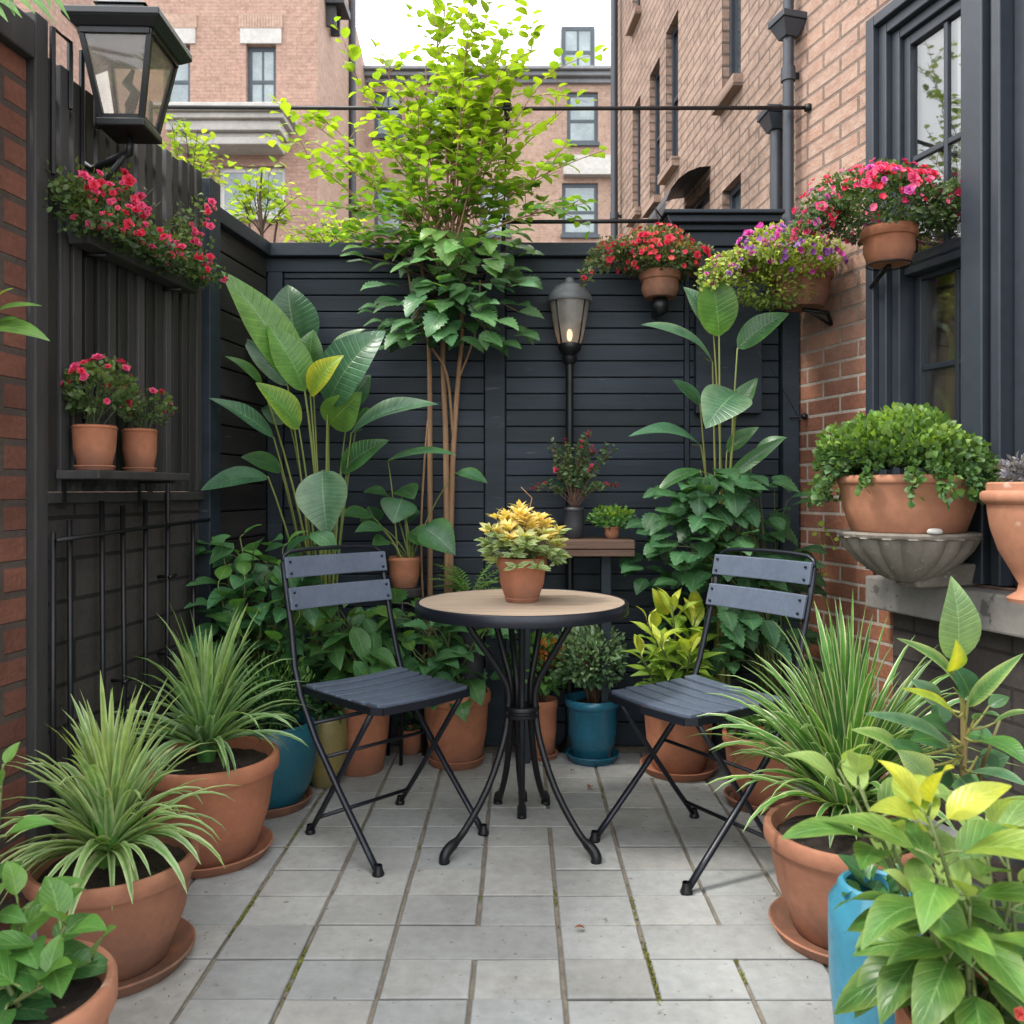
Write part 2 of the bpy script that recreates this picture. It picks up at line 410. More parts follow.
M_['stem'] = vmat('green_stem', .55)
M_['bark'] = surf('tan_bark', (.36, .215, .12), (.22, .125, .07), rough=.85, scale=8, bump=.6, bscale=40, stretch=(3, 3, .4))
M_['dark_bark'] = surf('brown_twig', (.10, .06, .04), (.06, .04, .03), rough=.9, scale=8, bump=.4)
M_['moss'] = surf('moss', (.26, .25, .05), (.13, .15, .03), rough=.95, scale=40, bump=1, bscale=200)
M_['dry_leaf'] = vmat('dry_leaf', .8)
M_['pebble'] = surf('white_pebble', (.6, .58, .55), rough=.7)

# greens (albedo)
DK = (.026, .084, .032); DG = (.038, .118, .042); MG = (.062, .175, .046); BG = (.098, .245, .048); BLG = (.058, .155, .082)
LG = (.13, .27, .06); YG = (.24, .37, .045); YE = (.48, .46, .03); PALE = (.34, .43, .16); CREAM = (.55, .58, .32); SILV = (.16, .26, .15)

def jit(c, a=.18):
    k = 1 + R(-a, a); h = R(-a, a) * .4
    return (max(0, c[0] * k * (1 + h)), max(0, c[1] * k), max(0, c[2] * k * (1 - h)))

# ------------------------------------------------------------------ leaves
def prof(kind, t):
    if kind == 'ov': return math.sin(PI * t ** .72) ** .9 if 0 < t < 1 else 0
    if kind == 'round': return math.sin(PI * t ** .85) ** .6 if 0 < t < 1 else 0
    if kind == 'lance': return math.sin(PI * t ** .85) ** 1.15 if 0 < t < 1 else 0
    if kind == 'paddle': return math.sin(PI * t ** .78) ** .78 * (1 if t < .6 else 1 - (t - .6) * .45) if 0 < t < 1 else 0
    if kind == 'strap': return min(1, .45 + t * 2.5) * (1 - t) ** .55
    if kind == 'tooth':
        return (math.sin(PI * t ** .68) ** .85) * (1 + .13 * (1 if int(t * 14.01) % 2 else -1)) if 0 < t < 1 else 0
    if kind == 'lobed':
        pts = (0, .62, 1.0, .62, .92, .52, .6, .28, .22, 0)
        x = t * (len(pts) - 1); i = min(int(x), len(pts) - 2)
        return lerp(pts[i], pts[i + 1], x - i)
    return 1

def leaf(mb, b, t, W, hint=(0, -.5, .85), arch=.10, fold=.18, kind='ov', cm=MG, ce=None, ns=6, nu=1, wave=.0, tipc=None, twist=0):
    b = V(b); t = V(t); d = t - b
    Ln = d.length
    if Ln < 1e-5: return
    dn = d / Ln
    n = V(hint); n = n - dn * n.dot(dn)
    if n.length < 1e-3: n = dn.orthogonal()
    n.normalize()
    sd = dn.cross(n)
    ce = ce or cm
    ph = R(0, 6)
    vs, us, cs, fs = [], [], [], []
    for i in range(ns + 1):
        q = i / ns
        w = W / 2 * prof(kind, q) + .0004
        if twist:
            a = twist * q; n2 = n * math.cos(a) + sd * math.sin(a); s2 = sd * math.cos(a) - n * math.sin(a)
        else: n2, s2 = n, sd
        pos = b + d * q + n * (arch * Ln * 4 * q * (1 - q))
        for j in range(-nu, nu + 1):
            f = j / nu
            h = fold * w * abs(f) ** 1.3 + (wave * W * math.sin(q * 8 + ph + (1.5 if f > 0 else 0)) * abs(f) if wave else 0)
            vs.append(pos + s2 * (w * f) + n2 * h)
            us.append((f * .5 + .5, q))
            c = mixc(cm, ce, abs(f) ** 1.6)
            if tipc: c = mixc(c, tipc, q ** 2)
            cs.append(c)
    m = 2 * nu + 1
    for i in range(ns):
        for j in range(2 * nu):
            fs.append((i * m + j, i * m + j + 1, (i + 1) * m + j + 1, (i + 1) * m + j))
    mb.add(vs, fs, us, cs)

def blade(mb, p, d, Ln, W, droop, cm, ce, ns=7, sharp=False, tw=0):
    """arching strap leaf"""
    p = V(p); d = V(d).normalized()
    step = Ln / ns
    vs, us, cs, fs = [], [], [], []
    fr = (-1, -.62, 0, .62, 1) if sharp else (-1, 0, 1)
    m = len(fr)
    sd0 = d.cross(V((0, 0, 1)))
    if sd0.length < .05: sd0 = V((R(-1, 1), R(-1, 1), 0))
    sd0.normalize()
    for i in range(ns + 1):
        q = i / ns
        sd = (sd0 - d * sd0.dot(d)).normalized()
        n = sd.cross(d)
        if tw:
            a = tw * q; sd, n = sd * math.cos(a) + n * math.sin(a), n * math.cos(a) - sd * math.sin(a)
        w = W / 2 * prof('strap', q) + .0003
        for f in fr:
            vs.append(p + sd * (w * f) + n * (abs(f) * w * .45))
            us.append((f * .5 + .5, q))
            cs.append(ce if abs(f) > .8 else (cm if sharp else cm))
        p = p + d * step
        d = (d + V((0, 0, -1)) * (droop * (q + .15) * 1.6 / ns)).normalized()
    for i in range(ns):
        for j in range(m - 1):
            fs.append((i * m + j, i * m + j + 1, (i + 1) * m + j + 1, (i + 1) * m + j))
    mb.add(vs, fs, us, cs)

def rdir(zmin=-1, zmax=1):
    z = R(zmin, zmax); a = R(0, 2 * PI); r = math.sqrt(max(0, 1 - z * z))
    return V((r * math.cos(a), r * math.sin(a), z))

def bez(a, b, c, n=8):
    a, b, c = V(a), V(b), V(c)
    return [a * (1 - t) ** 2 + b * (2 * t * (1 - t)) + c * t * t for t in [i / n for i in range(n + 1)]]

def bush(mb, c, rad, n, size, cols, kind='ov', up=.35, shell=.45, ns=3, wr=.6, zlo=-1, top=None):
    """small leaves through an uneven ellipsoid: darker inside and low, lighter at the top"""
    c = V(c)
    lumps = [(rdir(-.3, 1), R(.75, 1.15)) for _ in range(9)]
    for _ in range(n):
        d = rdir(zlo, 1)
        k = max((max(0, d.dot(l[0])) ** 3) * l[1] for l in lumps)
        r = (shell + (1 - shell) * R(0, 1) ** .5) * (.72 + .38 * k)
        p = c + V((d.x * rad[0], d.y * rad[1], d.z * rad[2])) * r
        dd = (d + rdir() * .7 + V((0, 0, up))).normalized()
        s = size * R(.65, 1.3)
        tone = max(0, min(1, .5 * r + .35 * d.z + R(-.25, .25)))  # shade put into the leaf colour: inner and low leaves darker
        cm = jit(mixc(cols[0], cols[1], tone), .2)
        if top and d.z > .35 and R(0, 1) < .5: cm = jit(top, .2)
        leaf(mb, p, p + dd * s, s * wr, hint=(d + V((0, 0, .8)) + rdir() * .5), arch=.08, fold=.25, kind=kind, cm=cm, ns=ns)

def twigs(mb, base, c, rad, n, r=.0025, col=(.09, .065, .035)):
    base = V(base); c = V(c)
    for _ in range(n):
        d = rdir(-.2, 1)
        e = c + V((d.x * rad[0], d.y * rad[1], d.z * rad[2])) * R(.5, .85)
        b = base + V((R(-1, 1), R(-1, 1), 0)) * .02
        mb.tube(bez(b, lerp(b, e, .5) + V((0, 0, .25 * (e - b).length)) * .5, e, 5), [r, r, r * .9, r * .8, r * .6, r * .4], 5, col=jit(col))

# ------------------------------------------------------------------ pots
def pot_profile(rt, rb, h, lip=.014, liph=.04, thick=.014, soil=.035, round_rim=True):
    e = .004
    return [(rb * .0 + .001, 0), (rb - e, 0), (rb, e), (lerp(rb, rt, .5) + .002, (h - liph) * .5), (rt - lip, h - liph - .003), (rt - lip + .001, h - liph - .0015), (rt - .004, h - liph), (rt - .0005, h - liph + .006),
            (rt, h - liph * .5), (rt - .001, h - .008), (rt - .005, h - .002), (rt - thick * .5, h), (rt - thick - .003, h - .003), (rt - thick - .006, h - .012),
            (rt - thick - .006 - (rt - rb) * .25, h - soil - .03)]

def bulge_profile(rt, rb, h, belly, thick=.012):
    return [(.001, 0), (rb - .004, 0), (rb, .004), (lerp(rb, belly, .55), h * .22), (lerp(rb, belly, .92), h * .5), (belly, h * .78), (belly * .985, h * .9), (rt + .003, h - .012), (rt + .003, h - .006), (rt - .002, h - .001), (rt - thick * .6, h),
            (rt - thick, h - .004), (rt - thick - .004, h - .06)]

def soil_disc(mb, r, z, c=(0, 0, 0)):
    rings = 7; seg = 28
    vs = [(c[0], c[1], c[2] + z + .012)]; fs = []
    for i in range(1, rings + 1):
        for k in range(seg):
            a = 2 * PI * k / seg; q = r * i / rings
            vs.append((c[0] + math.cos(a) * q, c[1] + math.sin(a) * q, c[2] + z + .014 * (1 - (i / rings) ** 2) + R(-.004, .004)))
    for k in range(seg): fs.append((0, 1 + k, 1 + (k + 1) % seg))
    for i in range(rings - 1):
        for k in range(seg):
            a = 1 + i * seg; fs.append((a + k, a + seg + k, a + seg + (k + 1) % seg, a + (k + 1) % seg))
    mb.add(vs, fs)
    for _ in range(60):   # bark chips and crumbs
        a = R(0, 2 * PI); q = r * math.sqrt(R(0, .95)); s = R(.003, .009)
        p = V((c[0] + math.cos(a) * q, c[1] + math.sin(a) * q, c[2] + z + .014 * (1 - (q / r) ** 2)))
        d = rdir(-.2, .4); e = d.orthogonal().normalized() * s * .5
        mb.add([p - e, p + d * s * 1.6 - e * .6, p + d * s * 1.6 + e * .6 + V((0, 0, s * .4)), p + e + V((0, 0, s * .6))], [(0, 1, 2, 3)])

GSAUC = 'saucers under the pots'
def saucer(x, y, r, label, mat='terra', h=.03, z=0):
    mb = MB()
    mb.lathe([(.001, .008), (r * .8, .008), (r * .82, .006), (r * .86, 0), (r * .9, .002), (r - .004, h - .004), (r, h), (r - .004, h + .003), (r - .009, h + .001), (r * .86, .014), (.001, .014)][3:], 48)
    mb.lathe([(r * .855, 0), (r * .5, .0), (.001, 0)], 48)
    o = mb.build('plant_saucer', M_[mat], smooth=True, loc=(0, 0, 0), auto=50)
    o.location = (x, y, z)
    return tag(o, label, 'saucer', GSAUC)

def potted(label, x, y, z, rt, rb, h, mat='terra', kind='std', cat='potted plant', name='potted_plant', lip=None, liph=None, group=None, belly=None, seg=48, soilm='soil', soil=.035):
    root = thing(name, label, cat, (x, y, z), group)
    mb = MB()
    if kind == 'std':
        mb.lathe(pot_profile(rt, rb, h, lip or rt * .07, liph or h * .17, max(.008, rt * .08), soil), seg)
        rs = rt - max(.008, rt * .08) - .006
    else:
        mb.lathe(bulge_profile(rt, rb, h, belly or rt * 1.08), seg)
        rs = rt - .016
    o = mb.build('pot', M_[mat], root, smooth=True, local=True, auto=45)
    so = MB(); soil_disc(so, rs - .002, h - soil)
    so.build('soil', M_[soilm], root, local=True)
    return root

def part(mb, root, name='foliage', mat='leaf', smooth=True):
    return mb.build(name, M_[mat], root, smooth=smooth)

# ------------------------------------------------------------------ flowers
def flower_mesh(name, cols, r, petals=(5, 5, 4), center=(.6, .45, .05)):
    mb = MB()
    for ring, n in enumerate(petals):
        el = (.15, .6, 1.1)[ring]; rr = r * (1, .78, .5)[ring]
        for k in range(n):
            a = 2 * PI * (k + ring * .5) / n + R(-.15, .15)
            d = V((math.cos(a) * math.cos(el), math.sin(a) * math.cos(el), math.sin(el)))
            leaf(mb, d * r * .06, d * rr, rr * .95, hint=V((-d.x * .6, -d.y * .6, 1)), arch=-.12, fold=.3, kind='round', cm=jit(cols[ring % len(cols)], .15), ce=jit(cols[(ring + 1) % len(cols)], .12), ns=4)
    me_o = mb.build(name, M_['petal'], smooth=True)
    me = me_o.data
    bpy.data.objects.remove(me_o)
    return me

RED = ((.72, .025, .075), (.80, .07, .14), (.6, .015, .05))
PINK = ((.76, .06, .19), (.85, .16, .31), (.62, .03, .14))
CORAL = ((.66, .07, .06), (.75, .16, .12), (.5, .03, .04))
MAG = ((.66, .06, .40), (.75, .2, .52), (.5, .04, .30))
LILAC = ((.36, .12, .44), (.48, .22, .55), (.26, .07, .34))
FL = {}
for nm, cols, rr in (('red', RED, .019), ('pink', PINK, .018), ('coral', CORAL, .014), ('mag', MAG, .017), ('lilac', LILAC, .014), ('berry', ((.45, .03, .07), (.62, .08, .14)), .011)):
    FL[nm] = [flower_mesh('flower', cols, rr * k) for k in (.8, 1.0, 1.2)]

def flower(root, p, d, kind, s=1.0):
    o = bpy.data.objects.new('flower', random.choice(FL[kind]))
    COL.objects.link(o); o.parent = root
    o.location = V(p) - root.location
    q = V(d).normalized().to_track_quat('Z', 'Y')
    o.rotation_mode = 'QUATERNION'; o.rotation_quaternion = q
    k = s * R(.75, 1.2); o.scale = (k, k, k)
    return o

def flowering(root, c, rad, n, size, cols, nfl, kinds, fs=1.0, trail=(), bias=(0, -.5, .25), lumps=6, twn=14, base=None, cluster=.0, top=None, tiny=None):
    """loose mound of small leaves with single blooms pushed out of it; trail = (offset, length) of hanging strands"""
    c = V(c); mb = MB(); st = MB()
    L_ = [(rdir(-.2, 1), R(.8, 1.2)) for _ in range(lumps)]
    def shell(d):
        k = max((max(0, d.dot(l[0])) ** 3) * l[1] for l in L_)
        return .75 + .4 * k
    for _ in range(n):
        d = rdir(-.55, 1); r = shell(d) * (.35 + .65 * R(0, 1) ** .45)
        p = c + V((d.x * rad[0], d.y * rad[1], d.z * rad[2])) * r
        dd = (d + rdir() * .8 + V((0, 0, .2))).normalized(); s = size * R(.6, 1.35)
        tone = max(0, min(1, .55 * r + .3 * d.z + R(-.25, .2)))  # leaves deep in the mound coloured darker to stand for shade
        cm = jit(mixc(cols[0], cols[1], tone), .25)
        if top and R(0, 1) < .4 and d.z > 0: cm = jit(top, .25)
        leaf(mb, p, p + dd * s, s * .62, hint=d + rdir() * .6, arch=.08, fold=.25, cm=cm, ns=3)
    for off, ln in trail:
        p = c + V(off)
        d = V((off[0], off[1], .15)).normalized()
        pts = [p.copy()]
        for i in range(10):
            p = p + d * (ln / 10); d = (d + V((R(-.15, .15), R(-.15, .15), -.32))).normalized(); pts.append(p.copy())
            for _ in range(9):
                q = p + rdir() * .018; s = size * R(.6, 1.2)
                leaf(mb, q, q + (rdir() + V((0, -.2, 0))).normalized() * s, s * .6, hint=rdir() + V((0, -1, .6)), cm=jit(mixc(cols[0], cols[1], R(.2, .9)), .25), ns=3)
            if R(0, 1) < .26: flower(root, p + V((0, -.012, 0)), V((R(-.5, .5), -1, R(-.2, .5))), random.choice(kinds), fs * .9)
        st.tube(pts, .0014, 4, col=(.06, .09, .03))
    if base is not None: twigs(st, base, c, rad, twn, .002, (.05, .07, .03))
    placed = 0; seeds = []
    while placed < nfl:
        if seeds and R(0, 1) < cluster:
            d = (random.choice(seeds) + rdir() * .16).normalized()
        else:
            d = (rdir(-.35, 1) + V(bias) * R(0, 1.2)).normalized(); seeds.append(d)
        p = c + V((d.x * rad[0], d.y * rad[1], d.z * rad[2])) * (shell(d) * R(1.0, 1.14))
        flower(root, p, d + V((0, -.3, .2)) + rdir() * .35, random.choice(kinds), fs); placed += 1
    part(mb, root, 'foliage', 'small_leaf')
    if tiny:
        tb_ = MB()
        for _ in range(tiny[0]):
            d = (rdir(-.55, 1) + V(bias) * R(0, 1)).normalized()
            p = c + V((d.x * rad[0], d.y * rad[1], d.z * rad[2])) * (shell(d) * R(.9, 1.12)); rr = tiny[2] * R(.6, 1.3)
            q = (d + V((0, -.4, .2)) + rdir() * .4).normalized(); e = q.orthogonal().normalized(); f = q.cross(e); cc_ = random.choice(tiny[1])
            for k in range(6):
                a = k * PI / 3 + R(-.2, .2); dd = (e * math.cos(a) + f * math.sin(a) + q * R(.1, .9)).normalized()
                leaf(tb_, p, p + dd * rr, rr * .9, hint=q, arch=-.1, fold=.3, kind='round', cm=jit(cc_, .2), ns=3)
        o = part(tb_, root, 'blossom', 'petal'); o['kind'] = 'stuff'
    if st.v: part(st, root, 'stem', 'stem')

# ================================================================== SETTING
mb = MB(); mb.quad((-250, -60, -.03), (250, -60, -.03), (250, 400, -.03), (-250, 400, -.03))
struct(mb.build('ground', M_['ground']))
mb = MB(); mb.quad((-1.9, .1, -.0062), (2.35, .1, -.0062), (2.35, 3.75, -.0062), (-1.9, 3.75, -.0062))
struct(mb.build('patio_bed', M_['joint']))

def paving():
    mb = MB()
    x0 = .095 - .2 * 10; cols = 21; y0 = 3.19 + .154 * 2; rows = 22
    used = set()
    merges = {}
    colx = lambda c: x0 + .2 * c
    forced = {(9, 5): (1, 2), (8, 8): (2, 1), (10, 7): (1, 1), (10, 8): (1, 1)}
    for r in range(rows):
        for c in range(cols):
            if (r, c) in used: continue
            w, h = 1, 1
            q = R(0, 1)
            if (c, r) in ((9, 6),): h = 2
            elif (c, r) in ((10, 8), (9, 10), (8, 11)): pass
            elif r in (9, 12) and c in (8, 11): w = 2
            elif q < .05: w = 2
            elif q < .12: h = 2
            if c + w > cols or any((r, c + i) in used for i in range(w)): w = 1
            if r + h > rows or (r + 1, c) in used: h = 1
            for i in range(w):
                for j in range(h): used.add((r + j, c + i))
            jl = .0043
            xa, xb = colx(c) + jl + R(-.0012, .0012), colx(c + w) - jl + R(-.0012, .0012)
            yb, ya = y0 - .154 * r - jl * .42 + R(-.001, .001), y0 - .154 * (r + h) + jl * .42 + R(-.001, .001)
            z = R(-.0022, .0022); tx, ty = R(-.006, .006), R(-.006, .006)
            k = R(.84, 1.07); hue = R(-.025, .025)
            col = (k * (1 + hue), k, k * (1 - hue))
            dk = tuple(q_ * .55 for q_ in col)
            cx, cy = (xa + xb) / 2, (ya + yb) / 2
            Z = lambda x, y: z + (x - cx) * tx + (y - cy) * ty
            e = .0035
            n = 3
            top = [(xa + e, ya + e), (xb - e, ya + e), (xb - e, yb - e), (xa + e, yb - e)]
            out = [(xa, ya), (xb, ya), (xb, yb), (xa, yb)]
            vs = [(x, y, Z(x, y)) for x, y in top] + [(x, y, Z(x, y) - e * .9) for x, y in out] + [(x, y, -.03) for x, y in out]
            fs = [(0, 1, 2, 3)]
            for i in range(4):
                j = (i + 1) % 4
                fs.append((4 + i, 4 + j, j, i)); fs.append((8 + i, 8 + j, 4 + j, 4 + i))
            mb.add(vs, fs, None, [col] * 4 + [dk] * 8)
    o = mb.build('patio_paving', M_['paver'])
    struct(o)
paving()

# moss growing in the joints
mb = MB()
for (px, py, n) in ((262, 905, 60), (318, 835, 40), (650, 965, 110), (655, 985, 60), (722, 956, 40), (300, 960, 30), (205, 735, 10), (330, 790, 20), (243, 918, 50), (596, 790, 25), (310, 968, 40), (640, 905, 25), (560, 900, 14)):
    Y = 918 / (py - 490); x = (px - 520) / F * Y
    xs = .095 + round((x - .095) / .2) * .2
    for _ in range(n):
        p = V((xs + random.gauss(0, .0028), Y + random.gauss(0, .06), -.005)); s = R(.0015, .0042)
        for a in range(3):
            d = rdir(.3, 1); leaf(mb, p, p + d * s * 2, s * 1.6, hint=rdir(), cm=(1, 1, 1), ns=2)
o = mb.build('moss', M_['moss']); o['kind'] = 'stuff'

# ================================================================== LEFT FENCE
LA = math.atan2(1, .1176)
ML = Matrix.Translation((-1.503, 0, 0)) @ Matrix.Rotation(LA, 4, 'Z')      # local x: along the fence into the yard's depth, -y: towards the yard
UL = 1.0069
def LP(z, off, w):  # point off metres in front of the fence
    return ML @ V((z * UL, -off, w))

root = thing('slatted_fence', 'tall black stained fence with upright slats above dark block boards', 'fence', (LP(2.7, 0, 0)))
mb = MB(ML); mb.solid(2.14 * UL, 2.188 * UL, -.035, .045, 0, 2.285); mb.build('post', M_['black_wood'], root, bevel=.004)
mb = MB(ML); mb.solid(3.02 * UL, 3.10 * UL, -.05, .035, 0, 2.19); mb.build('post', M_['navy'], root, bevel=.004)
mb = MB(ML)
u = 2.195 * UL
while u < 2.985 * UL:
    w = R(.032, .037)
    top = 2.195 + R(-.012, .012)
    mb.solid(u, u + w, -.026 + R(-.003, .003), -.004, 1.075, top, shade(.5, 1.7))
    u += w + R(.016, .020)
mb.build('slat_panel', M_['black_wood'], root, bevel=.0025)
mb = MB(ML)
mb.solid(2.19 * UL, 3.018 * UL, -.003, .02, 2.085, 2.125); mb.solid(2.19 * UL, 3.018 * UL, -.003, .02, 1.55, 1.6)
mb.build('cross_rail', M_['black_wood'], root)
mb = MB(ML); mb.box(2.19 * UL, 3.018 * UL, .021, .035, 1.09, 2.0); mb.build('backing_board', M_['char_board'], root)
mb = MB(ML); mb.solid(2.19 * UL, 3.018 * UL, -.032, .03, 1.045, 1.074); mb.build('bottom_rail', M_['black_wood'], root, bevel=.003)
mb = MB(ML); mb.box(2.19 * UL, 3.018 * UL, -.008, .03, 0, 1.044); mb.build('block_boards', M_['block_board'], root)
mb = MB(ML)
w = .03
while w < 2.05:
    h = .108
    mb.solid(3.103 * UL, 3.585 * UL, -.012 + R(-.001, .001), .012, w, min(w + h - .006, 2.055), shade()); w += h
mb.build('board_panel', M_['char_board'], root, bevel=.003)
mb = MB(ML); mb.box(3.103 * UL, 3.66 * UL, .013, .02, 0, 2.05); mb.build('backing_board', M_['char_board'], root)
mb = MB(ML); mb.solid(3.103 * UL, 3.60 * UL, -.04, .04, 2.06, 2.118); mb.build('cap_rail', M_['navy'], root, bevel=.004)

# iron hoops along the top of the slats and their brackets
t = thing('trellis', 'thin black iron trellis of upright rods standing against dark blocks', 'trellis', LP(2.7, .03, 0))
for i, (z, h) in enumerate(((2.195, .97), (2.26, 1.0), (2.40, 1.05), (2.50, 1.035), (2.62, 1.05), (2.75, 1.10), (2.91, .98))):
    mb = MB(ML); mb.tube([(z * UL, -.045, .0), (z * UL, -.045 + R(-.004, .004), h * .5), (z * UL, -.042, h)], .0075, 7); mb.build('rod', M_['iron'], t, smooth=True)
mb = MB(ML); mb.tube([(2.19 * UL, -.055, .95), (2.6 * UL, -.055, .965), (3.0 * UL, -.055, .975)], .006, 7); mb.build('crossbar', M_['iron'], t, smooth=True)
for (z, h) in ((2.50, .52), (2.75, .55), (2.40, .2), (2.75, .8)):
    mb = MB(ML); mb.tube([(z * UL - .02, -.058, h), (z * UL + .022, -.058, h + .004)], .006, 6); mb.tube([(z * UL, -.06, h), (z * UL, -.008, h)], .005, 6); mb.build('clip', M_['iron'], t, smooth=True)

# near brick wall at the left edge
root = thing('garden_wall', 'dark red brick garden wall under a black cap beside tall black post', 'wall', LP(1.4, 0, 0))
mb = MB(ML); mb.box((.3), 2.138 * UL, -.01, .2, 0, 2.16); mb.build('brickwork', M_['dark_brick'], root)
mb = MB(ML); mb.solid((.3), 2.138 * UL, -.035, .23, 2.162, 2.26); mb.build('cap', M_['black_wood'], root, bevel=.005)

# ================================================================== BACK FENCE
YB = 3.6
root = thing('back_fence', 'dark navy fence of horizontal boards closing the back of the yard', 'fence', (0, YB, 0))
def boards(x0, x1, z0, z1, n, y=YB, h=.0695):
    mb = MB(); w = z0
    while w < z1 - .01:
        top = min(w + h - .0045, z1)
        mb.solid(x0, x1, y + R(-.0012, .0012), y + .022, w, top, shade()); w += h
    return mb
X = lambda px, Y=YB: (px - 520) / F * Y
for (a, b) in ((284, 484), (506, 684), (690, 779)):
    boards(X(a), X(b), .10, 2.0, 1).build('board_panel', M_['navy'], root, bevel=.003)
mb = MB(); mb.box(X(255), X(795), YB + .023, YB + .04, 0, 2.06); mb.build('backing_board', M_['navy'], root)
for (a, b, dy) in ((268, 283, .012), (485, 505, .014), (684.5, 689.5, .004), (780, 796, .045)):
    mb = MB(); mb.solid(X(a), X(b), YB - dy, YB + .022, 0, 2.0); mb.build('post', M_['navy'], root, bevel=.003)
mb = MB(); mb.solid(X(266), X(779.5), YB - .006, YB + .02, 2.002, 2.06); mb.build('top_board', M_['navy'], root, bevel=.003)
mb = MB(); mb.solid(X(266) - .02, X(779.5), YB - .04, YB + .06, 2.062, 2.118); mb.build('cap_rail', M_['navy'], root, bevel=.004)
mb = MB(); mb.solid(X(284), X(779), YB - .012, YB - .001, 0, .095); mb.build('skirting', M_['navy'], root, bevel=.003)

root = thing('fence_pier', 'broad navy pier with stepped moulded cornice beside the drainpipes', 'fence pier', (.82, 3.55, 0))
mb = MB(); mb.solid(X(696, 3.55), X(762, 3.55), 3.545, 3.594, 1.4, 2.06); mb.build('shaft', M_['navy'], root, bevel=.003)
mb = MB()
for (a, b, y0, z0, z1) in ((690, 768, 3.535, 2.061, 2.09), (684, 771, 3.52, 2.091, 2.15), (676, 774, 3.50, 2.151, 2.175), (664, 776, 3.47, 2.176, 2.205), (660, 778, 3.45, 2.206, 2.222)):
    mb.solid(X(a, 3.55), X(b, 3.55), y0, 3.70, z0, z1)
mb.build('cornice', M_['navy'], root, bevel=.004)

# ================================================================== BRICK HOUSE ON THE RIGHT
RA = math.atan2(.9625, -.2714)
MR = Matrix.Translation((2.18, 0, 0)) @ Matrix.Rotation(RA, 4, 'Z')        # +y: into the yard
UR = 1.039
def RP(z, off, w): return MR @ V((z * UR, off, w))
FA = math.atan2(1, -.094)
MF = Matrix.Translation((1.504, 0, 0)) @ Matrix.Rotation(FA, 4, 'Z')
UF = 1.0044
def FP(z, off, w): return MF @ V((z * UF, off, w))

def wall_panel(mb, u0, u1, w0, w1, ops, depth, s):
    """brick face at y = 0 with openings (u0, u1, w0, w1) and reveals; s = +1 when the viewer's side is +y"""
    us = sorted({u0, u1} | {o[0] for o in ops} | {o[1] for o in ops}); ws = sorted({w0, w1} | {o[2] for o in ops} | {o[3] for o in ops})
    us = [u for u in us if u0 <= u <= u1]; ws = [w for w in ws if w0 <= w <= w1]
    for i in range(len(us) - 1):
        for j in range(len(ws) - 1):
            cu, cw = (us[i] + us[i + 1]) / 2, (ws[j] + ws[j + 1]) / 2
            if any(o[0] < cu < o[1] and o[2] < cw < o[3] for o in ops): continue
            a, b, c, d = (us[i], 0, ws[j]), (us[i + 1], 0, ws[j]), (us[i + 1], 0, ws[j + 1]), (us[i], 0, ws[j + 1])
            uv = [(p[0], p[2]) for p in (a, b, c, d)]
            if s > 0: mb.quad(d, c, b, a, uv[::-1])
            else: mb.quad(a, b, c, d, uv)
    for (a, b, c, d) in ops:
        y = -s * depth
        mb.quad((a, 0, c), (a, y, c), (a, y, d), (a, 0, d), [(0, c), (depth, c), (depth, d), (0, d)])
        mb.quad((b, 0, c), (b, 0, d), (b, y, d), (b, y, c), [(0, c), (0, d), (depth, d), (depth, c)])
        mb.quad((a, 0, d), (a, y, d), (b, y, d), (b, 0, d), [(a, 0), (a, depth), (b, depth), (b, 0)])
        mb.quad((a, 0, c), (b, 0, c), (b, y, c), (a, y, c), [(a, 0), (b, 0), (b, depth), (a, depth)])

def window(root, M, s, op, depth=.12, ft=.05, frame='far_frame', pane='far_pane', rails=(.5,), munt=(), sill=None, lintel=None, sillm='far_stone', arch=None):
    u0, u1, w0, w1 = op
    y0, y1 = -s * depth, -s * (depth - .05)
    lo, hi = min(y0, y1), max(y0, y1)
    mb = MB(M)
    mb.solid(u0, u0 + ft, lo, hi, w0, w1); mb.solid(u1 - ft, u1, lo, hi, w0, w1)
    mb.solid(u0 + ft, u1 - ft, lo, hi, w0, w0 + ft); mb.solid(u0 + ft, u1 - ft, lo, hi, w1 - ft, w1)
    for r in rails:
        z = lerp(w0, w1, r); mb.solid(u0 + ft, u1 - ft, lo, hi - .004, z - ft * .4, z + ft * .4)
    for q in munt:
        u = lerp(u0, u1, q); mb.solid(u - ft * .22, u + ft * .22, lo + .006, hi - .012, w0 + ft, w1 - ft)
    f = mb.build('window_frame', M_[frame], root)
    mb = MB(M); y = (lo + hi) / 2
    mb.box(u0 + ft * .8, u1 - ft * .8, y - .006, y + .006, w0 + ft * .8, w1 - ft * .8); mb.build('pane', M_[pane], f)
    if sill:
        mb = MB(M); a, b = sorted((s * .004, s * sill[0])); mb.solid(u0 - sill[2], u1 + sill[2], min(a, -s * depth * .4), b, w0 - sill[1], w0 - .002); mb.build('sill', M_[sillm], root)
    if lintel:
        mb = MB(M); a, b = sorted((-s * .05, s * .03)); mb.solid(u0 - lintel[1], u1 + lintel[1], a, b, w1 + .003, w1 + lintel[0]); mb.build('lintel', M_[sillm], root)
    return f

